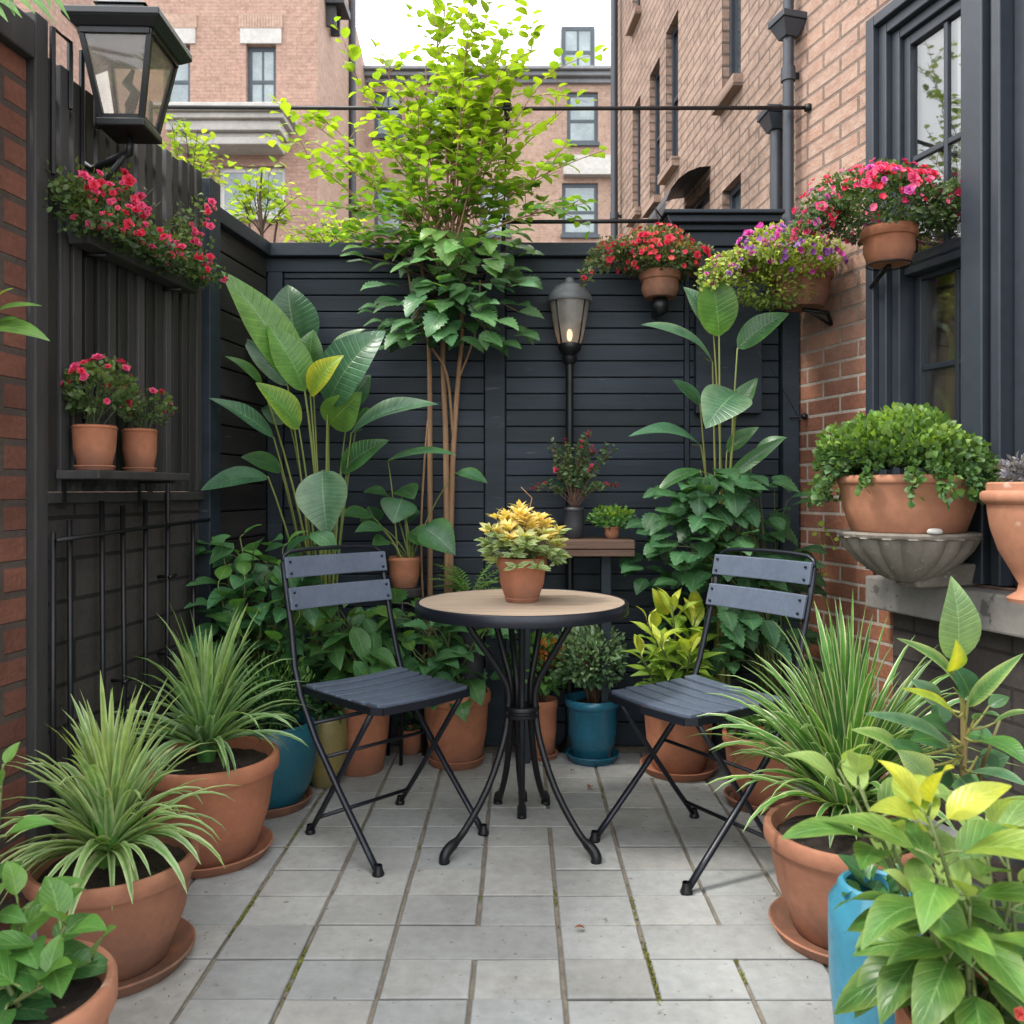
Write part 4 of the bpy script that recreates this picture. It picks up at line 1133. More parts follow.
# ================================================================== PLANT KINDS
def strapplant(root, c, n, Ln, W, droop, cm, ce, sharp=False, el=(.15, 1.45), rad=.05, light=None, bias=None, lseg=False):
    mb = MB(); c = V(c)
    for i in range(n):
        a = R(0, 2 * PI); q = R(0, 1)
        e = lerp(el[0], el[1], q ** .8)
        d = V((math.cos(a) * math.cos(e), math.sin(a) * math.cos(e), math.sin(e)))
        if bias: d = (d + V(bias)).normalized()
        l = Ln * R(.65, 1.12) * (.8 + .35 * q)
        p = c + V((math.cos(a), math.sin(a), 0)) * R(0, rad) * (1.15 - q)
        m = jit(random.choice(cm), .18)
        if light and q > .8: m = jit(light, .15)
        blade(mb, p, d, l, W * R(.7, 1.25), droop * R(.6, 1.3) * (1.2 - .5 * q), m, jit(ce, .12) if ce else tuple(x * 1.25 for x in m), ns=9, sharp=sharp, tw=R(-.6, .6))
    for i in range(16):     # leaf bases down to the soil
        a = R(0, 2 * PI); blade(mb, c + V((math.cos(a) * rad * .8, math.sin(a) * rad * .8, -.055)), (math.cos(a) * .15, math.sin(a) * .15, 1), R(.10, .2), W * .9, .2, jit(cm[0]), jit(cm[0]), ns=5)
    part(mb, root, 'foliage', 'blade')

def whorl(mb, st, base, top, n, Ln, W, cols, kind='ov', el0=1.0, el1=-.5, phase=0, ns=8, nu=2, arch=.10, tone=None, petiole=.25, hint=(0, -.25, 1), edge=None, spread=1.0, leaves=None):
    """leaves set spirally on a stem, young and upright at the tip, drooping below. Returns nothing; writes to mb or to leaves list"""
    base, top = V(base), V(top)
    st.tube(bez(base, lerp(base, top, .5) + V((R(-.02, .02), R(-.02, .02), 0)), top, 6), [.0048, .0046, .0042, .0038, .0034, .003, .0022], 6, col=(.10, .13, .04))
    for i in range(n):
        q = i / max(1, n - 1)            # 0 low, 1 tip
        a = phase + i * 2.39996 + R(-.25, .25)
        e = lerp(el1, el0, q ** 1.6) + R(-.18, .18)
        p = lerp(base, top, .12 + .88 * q)
        d = V((math.cos(a) * math.cos(e), math.sin(a) * math.cos(e), math.sin(e)))
        l = Ln * R(.8, 1.15) * (1.0 if q < .75 else lerp(1, .62, (q - .75) / .25))
        pe = p + V((d.x, d.y, d.z + .35)).normalized() * (l * petiole * spread)
        st.tube([p, lerp(p, pe, .5) + V((0, 0, .004)), pe], .0022, 5, col=(.13, .18, .05))
        cm = jit(mixc(cols[0], cols[1], min(1, max(0, q + R(-.15, .15)))), .14) if len(cols) == 2 else jit(mixc(mixc(cols[0], cols[1], min(1, q * 1.4)), cols[2], max(0, (q - .72) / .28)), .14)
        lm = mb if mb is not None else MB()
        leaf(lm, pe, pe + d * l, l * W, hint=V(hint) + rdir() * .25, arch=arch + R(-.03, .05), fold=R(.1, .3), kind=kind, cm=cm, ce=edge(cm) if edge else None, ns=ns, nu=nu, wave=.03)
        if mb is None: leaves.append(lm)

def leaves_out(root, leaves, mat='leaf'):
    for lm in leaves: part(lm, root, 'leaf', mat)

def explicit(root, lst, origin, mat='big_leaf', kind='paddle', stalkr=.006, spine=None, wk=1.0, stcol=(.16, .20, .05), nu=3, ns=14, arch=.09, fold=.22, wave=.02):
    """large leaves, each a part with its own stalk: (base px, tip px, width px, depth at base, depth at tip, colour, edge colour, hint)"""
    for i, (b, tp, w, Yb, Yt, cm, ce, hint) in enumerate(lst):
        B_ = P(b[0], b[1], Yb); T_ = P(tp[0], tp[1], Yt)
        lm = MB(); leaf(lm, B_, T_, w * wk * (Yb + Yt) / 2 / F, hint=V(hint) + rdir() * .12, arch=arch + R(-.03, .04), fold=fold + R(-.08, .1), kind=kind, cm=jit(cm, .08), ce=jit(ce or cm, .08), ns=ns, nu=nu, wave=wave)
        o = part(lm, root, 'leaf', mat)
        O = V(origin) + V((R(-.03, .03), R(-.03, .03), 0))
        d = (T_ - B_).normalized()
        if spine:      # short petiole from the shared stem, which it leaves a little below the blade
            s = MB(); O = min((V(q_) for q_ in spine), key=lambda q_: abs((q_ - B_).length - .05) + max(0, q_.z - B_.z + .01) * 2)
            s.tube(bez(O, lerp(O, B_, .6) - V((0, 0, .01)), B_, 5) + [B_ + d * ((T_ - B_).length * .12)], [stalkr] * 3 + [stalkr * .8] * 2 + [stalkr * .6, stalkr * .3], 6, col=jit(stcol, .2))
            s.build('stalk', M_['stem'], o, smooth=True); continue
        s = MB(); md = lerp(O, B_, .55); md = V((lerp(O.x, B_.x, .38), lerp(O.y, B_.y, .38), lerp(O.z, B_.z, .62)))
        pts = bez(O, md, B_, 8); pts += [B_ + d * ((T_ - B_).length * .12)]
        s.tube(pts, [stalkr * 1.5, stalkr * 1.4, stalkr * 1.25, stalkr * 1.1, stalkr, stalkr * .9, stalkr * .8, stalkr * .7, stalkr * .6, stalkr * .3], 7, col=jit(stcol, .25))
        s.build('stalk', M_['stem'], o, smooth=True)

def leafmass(root, base, pxr, pyr, Yr, n, Lr, cols, kind='tooth', wr=(.6, .8), part_n=0, spread=1.0, shape=None, top=None):
    """many-stemmed leafy clump: leaves turned outwards and drooping, fewer and darker towards the back"""
    base = V(base); st = MB(); mass = MB(); k = 0
    xc = (pxr[0] + pxr[1]) / 2
    for i in range(n):
        px = R(*pxr); py = R(*pyr); q = (py - pyr[0]) / (pyr[1] - pyr[0])
        if shape: px = xc + (px - xc) * shape(q)
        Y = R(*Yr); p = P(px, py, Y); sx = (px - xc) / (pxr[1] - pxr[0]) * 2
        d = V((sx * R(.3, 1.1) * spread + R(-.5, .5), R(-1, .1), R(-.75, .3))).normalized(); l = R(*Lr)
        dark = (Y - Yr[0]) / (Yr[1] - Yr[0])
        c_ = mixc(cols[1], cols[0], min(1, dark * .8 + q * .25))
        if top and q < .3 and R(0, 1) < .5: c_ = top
        lm = MB() if k < part_n else mass
        leaf(lm, p, p + d * l, l * R(*wr), hint=(R(-.2, .2), -.45, 1), arch=R(.03, .14), fold=R(0, .28), kind=kind, cm=jit(c_, .2), ce=jit(c_, .14), ns=14 if kind == 'tooth' else 8, nu=2, wave=.04)
        if k < part_n: part(lm, root, 'leaf', 'leaf')
        k += 1
        if i % 3 == 0: st.tube(bez(base + V((R(-.04, .04), R(-.04, .04), 0)), V((lerp(base.x, p.x, .35), lerp(base.y, p.y, .5), p.z + .03)), p, 6), [.0036, .0036, .0032, .0028, .0024, .002, .0015], 5, col=(.10, .13, .045))
    if mass.v: part(mass, root, 'foliage', 'leaf')
    part(st, root, 'stem', 'stem')

# ================================================================== POTS ALONG THE LEFT
# front corner pot
r = potted('terracotta pot with glossy broad leaved plant, nearest the slatted fence post corner', -.80, 1.33, 0, .155, .105, .30, 'terra_pale', cat='potted plant')
r['label'] = 'large pale terracotta pot of glossy broad leaves cut off by the bottom corner'
c0 = V((-.80, 1.33, .275)); st = MB(); lv = []
for (px, py, n, dy) in ((66, 925, 9, 0), (18, 905, 9, .05), (45, 985, 7, -.05), (0, 950, 7, .03), (-20, 920, 6, 0), (92, 960, 4, .06)):
    whorl(None, st, c0 + V((R(-.04, .04), R(-.04, .04), -.01)), P(px, py, 1.33 + dy), n, .098, .6, (DG, BG, LG), el0=.7, el1=-.35, phase=R(0, 6), leaves=lv)
whorl(None, st, c0 + V((-.06, .03, 0)), P(2, 770, 1.42), 9, .08, .5, (MG, BG, LG), el0=.8, el1=-.2, phase=1, leaves=lv)
leaves_out(r, lv); part(st, r, 'stem', 'stem')

# second
r = potted('wide terracotta pot of pale striped strap leaves, beside the tall black post', -.927, 1.94, .014, .183, .118, .235, 'terra_old')
saucer(-.93, 1.94, .178, 'weathered terracotta saucer under the strap leaved pot by the black post', 'terra_old')
cc = V((-.935, 1.94, .262))
strapplant(r, cc, 185, .325, .0245, 1.75, (BG, (.12, .29, .07), LG), (.48, .58, .32), el=(.12, 1.52), rad=.03, light=(.26, .40, .06), lseg=True)
# third
r = potted('deep terracotta pot of dark green strap leaves between striped plant and blue pot', -.92, 2.52, .014, .20, .135, .285, 'terra')
saucer(-.92, 2.52, .182, 'terracotta saucer under the deep pot of dark strap leaves', 'terra')
strapplant(r, (-.93, 2.52, .32), 125, .37, .030, 1.5, (MG, BG, BG), (.33, .46, .26), el=(.2, 1.5), rad=.03, light=(.20, .34, .05))
# blue pot
r = potted('dark teal pot of fine mossy foliage beside the slate chair, against the dark boards', -.865, 2.92, .014, .152, .115, .275, 'teal_glaze', kind='bulge', belly=.168)
saucer(-.865, 2.92, .15, 'terracotta saucer under the dark teal pot', 'terra_old')
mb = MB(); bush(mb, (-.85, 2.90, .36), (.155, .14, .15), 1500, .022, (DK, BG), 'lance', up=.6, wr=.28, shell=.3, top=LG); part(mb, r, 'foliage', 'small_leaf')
# olive pot
r = potted('small olive and teal glazed pot behind the slate chair legs', -.712, 3.12, 0, .072, .05, .25, 'olive', kind='bulge', belly=.078)
mb = MB(); bush(mb, (-.71, 3.12, .30), (.08, .08, .07), 220, .03, (DK, MG), 'ov'); part(mb, r, 'foliage', 'small_leaf')
# terracotta with leafy plant behind the chair
r = potted('terracotta pot of mixed green drooping leaves directly behind the slate chair seat', -.615, 3.28, 0, .125, .085, .345, 'terra')
c0 = V((-.615, 3.28, .32)); st = MB(); lv = []
for (px, py, n) in ((330, 610, 10), (350, 622, 9), (310, 630, 9), (372, 640, 7), (340, 640, 8)):
    whorl(None, st, c0 + V((R(-.04, .04), R(-.04, .04), 0)), P(px, py, 3.22 + R(-.05, .08)), n, .145, .46, (MG, BG, LG), kind='ov', el0=.75, el1=-.55, phase=R(0, 6), leaves=lv)
leaves_out(r, lv); part(st, r, 'stem', 'stem')
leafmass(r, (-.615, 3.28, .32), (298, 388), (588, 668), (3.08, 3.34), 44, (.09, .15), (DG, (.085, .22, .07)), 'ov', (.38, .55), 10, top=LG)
mb = MB(); bush(mb, c0 + V((.04, -.03, .03)), (.07, .06, .045), 350, .014, (DK, BG), 'round'); part(mb, r, 'moss', 'small_leaf')
r = potted('tiny terracotta pot on the paving against the fence behind the chair', -.452, 3.50, 0, .052, .04, .10, 'terra')
mb = MB(); bush(mb, (-.452, 3.50, .12), (.05, .05, .04), 90, .02, (DK, MG)); part(mb, r, 'foliage', 'small_leaf')

# bird of paradise, left
q = lambda x, y: (190 + x / 3.531, 250 + y / 3.531)
fr = (0, -1, .15); upf = (0, -.6, .8); lf = (-.7, -.7, .3); rt_ = (.6, -.6, .5)
r = potted('tall plant with big upright paddle leaves in the fence corner', -.80, 3.36, 0, .14, .11, .30, 'dark_pot', cat='plant', name='paddle_leaf_plant')
L1 = [
    (q(405, 490), q(110, 72), 34, 3.2, 3.1, BG, LG, (.45, -.8, .3)),
    (q(385, 372), q(345, 122), 42, 3.4, 3.42, DG, BLG, fr),
    (q(405, 500), q(272, 262), 30, 3.15, 3.1, BG, LG, (.5, -.8, .2)),
    (q(432, 440), q(436, 282), 29, 3.3, 3.28, MG, SILV, (-.2, -1, .1)),
    (q(425, 515), q(545, 372), 24, 3.1, 3.05, YG, YE, (-.2, -.8, .4)),
    (q(485, 400), q(622, 280), 20, 3.4, 3.35, MG, SILV, (-.3, -.7, .6)),
    (q(485, 548), q(690, 284), 47, 3.2, 3.15, BLG, (.06, .15, .085), (-.25, -.9, .35)),
    (q(490, 615), q(605, 500), 30, 3.25, 3.15, LG, LG, (.3, -.9, .2)),
    (q(385, 632), q(233, 468), 26, 3.1, 3.0, BG, YG, (.3, -.8, .5)),
    (q(255, 475), q(122, 374), 13, 3.2, 3.15, MG, BG, (.2, -.4, .8)),
    (q(345, 480), q(183, 308), 17, 3.4, 3.4, BLG, SILV, (0, -.9, .5)),
    (q(295, 662), q(68, 522), 22, 3.1, 3.0, BLG, BLG, (.2, -.5, .8)),
    (q(322, 780), q(178, 732), 20, 3.3, 3.2, DG, MG, (0, -.8, .6)),
    (q(275, 800), q(38, 850), 27, 3.1, 2.95, BLG, BLG, (0, -.75, .7)),
    (q(468, 778), q(487, 1010), 40, 3.02, 2.95, BLG, SILV, (0, -1, .25)),
    (q(570, 645), q(880, 545), 25, 3.2, 3.15, BLG, SILV, (0, -.6, .8)),
    (q(535, 785), q(705, 672), 22, 3.25, 3.2, DG, MG, (-.3, -.9, .3)),
    (q(590, 610), q(660, 575), 16, 3.35, 3.3, DG, MG, (-.3, -.8, .5)),
    (q(560, 560), q(640, 440), 22, 3.42, 3.42, DK, DG, (0, -.9, .3)),
    (q(350, 600), q(250, 560), 18, 3.42, 3.4, DK, DG, (0, -.9, .4)),
]
explicit(r, L1, V((-.755, 3.32, .30)), wk=1.27, stalkr=.005)

# leafy shrub against the dark boards
r = potted('dark pot of bushy deep green leaves in front of the dark boards', -1.0, 3.20, 0, .09, .075, .28, 'dark_pot', cat='shrub', name='leafy_shrub')
c0 = V((-1.0, 3.20, .26)); st = MB(); lv = []
for (px, py, n, dy) in ((222, 548, 9, 0), (240, 538, 9, .05), (268, 565, 8, 0), (218, 585, 8, -.05), (245, 580, 8, -.08), (285, 590, 7, -.05), (232, 612, 8, -.1), (262, 610, 8, -.12), (283, 548, 8, .0), (300, 615, 6, -.08), (245, 640, 7, -.12), (280, 645, 7, -.1), (295, 575, 7, .02)):
    whorl(None, st, c0 + V((R(-.05, .05), R(-.05, .05), 0)), P(px, py, 2.92 + dy), n, .12, .68, (DG, (.055, .165, .065), BG), kind='ov', el0=.5, el1=-.5, phase=R(0, 6), leaves=lv, ns=6, nu=2)
leaves_out(r, lv[:70])
mb = MB()
for l_ in lv[70:]: mb.add(l_.v, l_.f, l_.uv, l_.c)
part(mb, r, 'foliage', 'leaf'); part(st, r, 'stem', 'stem')
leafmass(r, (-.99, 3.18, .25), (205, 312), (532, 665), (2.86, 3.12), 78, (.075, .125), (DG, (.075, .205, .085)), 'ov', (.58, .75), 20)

# pot on the stand with broad leaves
r = potted('terracotta pot of broad dark leaves raised on the small black stand', -.465, 3.42, .688, .067, .048, .125, 'terra')
q2 = lambda x, y: (330 + x / 2.844, 330 + y / 2.844)
L2 = [(q2(205, 480), q2(180, 550), 30, 3.40, 3.33, BLG, DG, fr), (q2(120, 530), q2(25, 530), 20, 3.42, 3.35, DG, MG, upf), (q2(265, 560), q2(357, 640), 30, 3.35, 3.28, BLG, MG, (0, -.8, .5)), (q2(225, 575), q2(300, 620), 22, 3.42, 3.4, DG, MG, upf),
      (q2(165, 470), q2(95, 462), 14, 3.5, 3.45, DG, MG, upf), (q2(200, 390 + 60), q2(240, 480), 24, 3.46, 3.42, DG, MG, upf), (q2(150, 560), q2(70, 575), 16, 3.38, 3.3, BLG, MG, upf), (q2(215, 545), q2(260, 520), 18, 3.48, 3.48, DK, DG, upf),
      (q2(165, 600), q2(120, 612), 16, 3.38, 3.33, DG, MG, upf), (q2(240, 600), q2(290, 590), 18, 3.46, 3.46, DK, DG, upf), (q2(130, 550), q2(110, 500), 20, 3.5, 3.5, DK, DG, fr),
      (q2(165, 372), q2(360, 355), 19, 3.42, 3.36, BLG, MG, (0, -.5, .85)), (q2(358, 405), q2(450, 438), 15, 3.40, 3.35, BLG, MG, (0, -.6, .8))]
explicit(r, L2, V((-.465, 3.42, .80)), kind='ov', stalkr=.0028, ns=9, nu=2, wk=1.25)

# small fern behind the table
r = potted('pale feathery fern in a tall slim dark pot behind the round table', -.20, 3.40, 0, .06, .045, .66, 'dark_pot', cat='fern', name='potted_fern')
mb = MB(); st = MB()
for i in range(26):
    a = R(0, 2 * PI); e = R(.3, 1.3); d = V((math.cos(a) * math.cos(e), math.sin(a) * math.cos(e), math.sin(e))); p = V((-.20, 3.40, .64)); l = R(.14, .26)
    pts = [p.copy()]
    for k in range(12):
        p = p + d * l / 12; d = (d + V((0, 0, -.10))).normalized(); pts.append(p.copy())
        sd = d.cross(V((0, 0, 1))).normalized()
        for s in (-1, 1):
            w = .035 * math.sin(PI * min(1, (k + 2) / 14)); leaf(mb, p, p + sd * s * w + d * w * .5, .010, hint=(0, -.4, 1), cm=jit(LG, .2), ns=2)
    st.tube(pts, .0012, 4, col=(.15, .2, .05))
part(mb, r, 'foliage', 'small_leaf'); part(st, r, 'stem', 'stem')

# pot with broad leaves at the foot of the tree
r = potted('big terracotta pot of broad low leaves at the foot of the tree', -.253, 3.37, .014, .137, .10, .275, 'terra')
saucer(-.253, 3.37, .115, 'terracotta saucer under the pot at the foot of the tree', 'terra')
c0 = V((-.253, 3.37, .26)); st = MB(); lv = []
for (px, py, n, dy) in ((425, 610, 8, 0), (405, 640, 7, -.05), (450, 625, 8, .0), (475, 640, 7, -.03), (435, 650, 7, -.1), (490, 620, 6, .05), (415, 655, 5, -.08)):
    whorl(None, st, c0 + V((R(-.05, .05), R(-.05, .05), 0)), P(px, py, 3.32 + dy), n, .13, .62, (MG, (.06, .165, .07), LG), kind='ov', el0=.6, el1=-.5, phase=R(0, 6), leaves=lv, ns=6)
leaves_out(r, lv); part(st, r, 'stem', 'stem')
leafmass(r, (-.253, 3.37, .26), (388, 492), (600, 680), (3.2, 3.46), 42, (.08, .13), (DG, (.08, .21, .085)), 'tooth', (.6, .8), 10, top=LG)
# narrow pot behind the table legs
r = potted('narrow terracotta pot of orange tinged leaves seen between the table legs', .085, 3.44, .012, .068, .052, .225, 'terra')
saucer(.085, 3.44, .07, 'small terracotta saucer under the narrow pot behind the table legs', 'terra', h=.02)
mb = MB(); bush(mb, (.085, 3.43, .37), (.12, .10, .13), 420, .035, (MG, LG), 'ov'); bush(mb, (.12, 3.40, .43), (.06, .05, .06), 130, .02, ((.35, .09, .02), (.55, .22, .04)), 'ov'); part(mb, r, 'foliage', 'small_leaf')
st = MB(); twigs(st, (.085, 3.44, .21), (.085, 3.43, .37), (.1, .09, .12), 14); part(st, r, 'stem', 'stem')
# blue pot, middle
r = potted('bright blue pot with rounded small leaved bush against the back fence', .29, 3.41, .016, .112, .08, .235, 'blue_glaze', lip=.009, liph=.035)
saucer(.29, 3.41, .108, 'blue saucer under the bright blue pot', 'blue_glaze', h=.028)
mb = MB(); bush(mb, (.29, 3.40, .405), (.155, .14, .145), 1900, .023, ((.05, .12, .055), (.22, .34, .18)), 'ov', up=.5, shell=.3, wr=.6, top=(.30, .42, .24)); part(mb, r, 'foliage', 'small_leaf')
st = MB(); twigs(st, (.29, 3.41, .22), (.29, 3.40, .40), (.13, .12, .13), 34, .003, (.10, .06, .035)); part(st, r, 'stem', 'stem')
# terracotta, yellow-green croton
r = potted('terracotta pot of yellow green croton leaves behind the chair by the striped grass', .61, 3.27, .014, .142, .10, .27, 'terra')
saucer(.61, 3.27, .148, 'terracotta saucer under the yellow green croton pot', 'terra')
c0 = V((.61, 3.27, .255)); st = MB(); lv = []
for (px, py, n, dy) in ((672, 605, 14, 0), (648, 625, 12, -.03), (695, 620, 12, .02), (660, 645, 12, -.08), (690, 650, 12, -.08), (640, 655, 9, -.04)):
    whorl(None, st, c0 + V((R(-.05, .05), R(-.05, .05), 0)), P(px, py, 3.06 + dy), int(n * 1.5), .135, .36, ((.09, .22, .04), (.26, .40, .055), (.48, .52, .06)), kind='lance', el0=1.0, el1=-.4, phase=R(0, 6), leaves=lv, ns=6, petiole=.1, edge=lambda c_: tuple(x * .8 for x in c_))
for (b, tp, w) in (((668, 615), (652, 588), 16), ((695, 612), (693, 586), 15)):
    lm = MB(); leaf(lm, P(b[0], b[1], 3.2), P(tp[0], tp[1], 3.18), w * 3.2 / F, hint=fr, cm=YE, ce=YG, ns=6, nu=2); lv.append(lm)
leaves_out(r, lv[:85])
mb = MB()
for l_ in lv[85:]: mb.add(l_.v, l_.f, l_.uv, l_.c)
if mb.v: part(mb, r, 'foliage', 'leaf')
part(st, r, 'stem', 'stem')
# pot by the wall with fine green
r = potted('terracotta pot of fine creeping green leaves between chair and striped grass', .835, 2.93, .014, .135, .095, .235, 'terra')
saucer(.835, 2.93, .13, 'terracotta saucer under the pot of fine creeping leaves', 'terra_old')
mb = MB(); bush(mb, (.835, 2.92, .27), (.13, .12, .07), 700, .022, (DK, BG), 'round', up=.5, shell=.3); part(mb, r, 'foliage', 'small_leaf')

# tall plants in the right corner share one big pot row
r = potted('tall stemmed plant with huge oval leaves in front of the back fence pier', .86, 3.42, 0, .11, .09, .30, 'dark_pot', cat='plant', name='paddle_leaf_plant')
q3 = lambda x, y: (600 + x / 4.452, 220 + y / 4.452)
L3 = [
    (q3(530, 520), q3(480, 195), 32, 3.25, 3.2, BG, LG, fr), (q3(505, 495), q3(370, 298), 19, 3.3, 3.3, BLG, SILV, (.3, -.9, .2)), (q3(500, 632), q3(182, 468), 24, 3.2, 3.1, BLG, SILV, (0, -.6, .8)),
    (q3(612, 572), q3(842, 415), 22, 3.28, 3.22, DG, MG, (0, -.8, .5)), (q3(615, 768), q3(468, 928), 38, 3.15, 3.0, BLG, SILV, (0, -.8, .6)), (q3(590, 872), q3(702, 704), 16, 3.3, 3.3, DG, MG, (-.4, -.8, .4)),
    (q3(445, 822), q3(322, 712), 15, 3.3, 3.3, DG, BLG, (.2, -.8, .5)), (q3(448, 1004), q3(128, 962), 21, 3.15, 3.05, BLG, BLG, (0, -.6, .8)), (q3(565, 1030), q3(708, 922), 13, 3.25, 3.2, DG, MG, (-.3, -.8, .4)),
    (q3(690, 1040), q3(832, 968), 12, 3.25, 3.2, BLG, MG, (0, -.6, .8)), ((728, 478), (786, 437), 11, 3.22, 3.18, DG, MG, (0, -.8, .5)), ((700, 470), (655, 495), 14, 3.25, 3.2, DG, MG, upf),
]
explicit(r, L3, V((.80, 3.36, .30)), stalkr=.005, stcol=(.20, .22, .06), wk=1.3)
r = potted('full toothed leaved shrub filling the corner by the brick house', 1.0, 3.33, 0, .12, .10, .30, 'dark_pot', cat='shrub', name='leafy_shrub')
st = MB(); lv = []; mb = MB()
c0 = V((.98, 3.32, .28))
shrub_pts = []
for i in range(210):
    px = random.gauss(720, 42); py = R(468, 665)
    if py < 520: px = 722 + (px - 722) * (.45 + .55 * (py - 468) / 52)
    px = min(800, max(640, px))
    if px < 712 and py > 585: py = R(480, 585)
    Y = 3.17 + R(-.11, .12) + .001 * abs(px - 722)
    p = P(px, py, Y)
    side = (px - 722) / 75
    d = V((side * R(.4, 1.1) + R(-.4, .4), R(-1, -.1), R(-.75, .15))).normalized()
    l = R(.075, .125)
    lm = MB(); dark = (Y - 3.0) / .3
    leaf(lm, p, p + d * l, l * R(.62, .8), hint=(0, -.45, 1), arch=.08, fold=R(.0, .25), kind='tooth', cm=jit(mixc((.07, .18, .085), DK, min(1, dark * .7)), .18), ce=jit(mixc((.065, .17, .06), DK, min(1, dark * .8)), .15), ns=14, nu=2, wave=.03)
    lv.append(lm)
    if i % 3 == 0: st.tube(bez(c0 + V((R(-.04, .04), R(-.04, .04), 0)), V((lerp(c0.x, p.x, .35), lerp(c0.y, p.y, .5), p.z + .03)), p, 6), [.004, .004, .0035, .003, .0025, .002, .0015], 5, col=(.09, .12, .04))
leaves_out(r, lv[:95])
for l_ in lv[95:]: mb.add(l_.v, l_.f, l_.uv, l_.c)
bush(mb, (.80, 3.40, .60), (.26, .10, .28), 170, .085, (DK, DG), 'ov', up=-.2, wr=.65)
part(mb, r, 'foliage', 'leaf'); part(st, r, 'stem', 'stem')

# striped grass
r = potted('wide terracotta pot of tall cream striped grass in front of the brick', .787, 2.06, .016, .19, .122, .25, 'terra_old')
saucer(.787, 2.06, .178, 'weathered terracotta saucer under the striped grass pot', 'terra_old')
strapplant(r, (.825, 2.15, .275), 240, .445, .029, 1.45, (MG, BG, BG), (.62, .66, .40), sharp=True, el=(.35, 1.55), rad=.05, bias=(-.02, .05, .05))
# tall blue vase
r = potted('tall light blue glazed vase pot at the corner by the yellow green plant', .648, 1.55, 0, .062, .055, .365, 'light_blue', kind='bulge', belly=.082, soil=.05)
mb = MB(); bush(mb, (.65, 1.555, .35), (.045, .045, .02), 26, .05, (DG, MG)); part(mb, r, 'foliage', 'leaf')
# front right pot: yellow green whorls
r = potted('terracotta pot of large yellow green leaves filling the bottom corner', .715, 1.25, 0, .150, .11, .305, 'terra')
c0 = V((.70, 1.25, .285)); st = MB(); lv = []
edgeY = lambda c_: mixc(c_, (.40, .45, .12), .22)
for (px, py, n, dy, Ln) in ((928, 815, 30, -.07, .115), (858, 784, 15, .05, .10), (838, 768, 11, .10, .10), (1005, 845, 10, .08, .11), (985, 835, 16, .04, .12), (918, 900, 10, -.08, .085), (970, 905, 11, -.08, .09), (1012, 890, 12, 0, .12), (893, 850, 9, .02, .085)):
    st = MB()
    whorl(None, st, c0 + V((R(-.05, .05), R(-.05, .05), 0)), P(px, py, 1.25 + dy), int(n * .85), Ln * 1.22, .47, ((.030, .10, .024), (.085, .21, .042), (.46, .46, .03) if n > 20 else (.27, .38, .11)), kind='ov', el0=.75, el1=-.8, phase=R(0, 6), leaves=lv, ns=10, nu=3, petiole=.28, edge=edgeY, arch=.12)
    part(st, r, 'stem', 'stem')
leaves_out(r, lv[:98])
mb = MB()
for l_ in lv[98:]: mb.add(l_.v, l_.f, l_.uv, l_.c)
if mb.v: part(mb, r, 'foliage', 'leaf')
flower(r, P(1020, 1014, 1.12), (0, -1, .6), 'coral', .6)
# big pale leaved plant behind
r = potted('tall plant with pale veined leaves below the stone sill', 1.02, 1.85, 0, .13, .10, .27, 'dark_pot', cat='plant', name='pale_leaf_plant')
q4 = lambda x, y: (790 + x / 4.376, 560 + y / 4.376)
PG = (.17, .29, .12)
L4 = [(q4(722, 440), q4(703, 68), 42, 1.83, 1.8, PG, (.22, .34, .14), (-.1, -1, .1)), (q4(702, 490), q4(726, 348), 21, 1.76, 1.72, YE, YG, (.2, -1, .2)), (q4(745, 585), q4(468, 342), 23, 1.8, 1.7, MG, PALE, (.2, -.7, .7)),
      (q4(785, 592), q4(712, 455), 26, 1.8, 1.78, DG, BLG, fr), (q4(778, 642), q4(1022, 408), 17, 1.8, 1.72, MG, PALE, (-.4, -.7, .6)), (q4(728, 682), q4(488, 562), 17, 1.74, 1.66, YG, YE, (.1, -.6, .8)),
      (q4(655, 625), q4(528, 520), 19, 1.85, 1.85, BLG, SILV, (0, -.9, .4)), (q4(805, 700), q4(925, 690), 15, 1.8, 1.72, MG, SILV, (0, -.6, .8)), (q4(890, 715), q4(1060, 665), 16, 1.82, 1.75, MG, PALE, (0, -.6, .8)),
      (q4(835, 792), q4(1050, 905), 29, 1.75, 1.62, MG, BG, (-.1, -.7, .7)), (q4(795, 925), q4(1040, 990), 21, 1.72, 1.6, BLG, SILV, (0, -.6, .8)), (q4(718, 830), q4(322, 672), 25, 1.78, 1.66, BLG, SILV, (.1, -.6, .8)),
      (q4(500, 860), q4(268, 742), 24, 1.7, 1.62, LG, PALE, (.1, -.6, .8)), (q4(610, 960), q4(470, 830), 30, 1.65, 1.62, PG, PALE, fr), (q4(600, 900), q4(400, 800), 22, 1.72, 1.66, DG, MG, upf), (q4(870, 640), q4(960, 600), 14, 1.95, 1.95, DG, MG, upf),
      (q4(820, 860), q4(900, 940), 26, 1.9, 1.9, DK, DG, fr), (q4(690, 900), q4(600, 1000), 24, 1.85, 1.8, DK, DG, fr), (q4(700, 760), q4(560, 700), 24, 1.84, 1.8, DG, MG, upf), (q4(780, 760), q4(900, 800), 26, 1.9, 1.86, MG, BLG, upf), (q4(680, 800), q4(520, 790), 28, 1.86, 1.8, MG, BLG, upf), (q4(840, 900), q4(960, 860), 26, 1.92, 1.9, DG, MG, upf), (q4(740, 950), q4(820, 1040), 26, 1.8, 1.76, DG, MG, fr), (q4(660, 720), q4(640, 600), 22, 1.9, 1.92, DG, BLG, fr)]
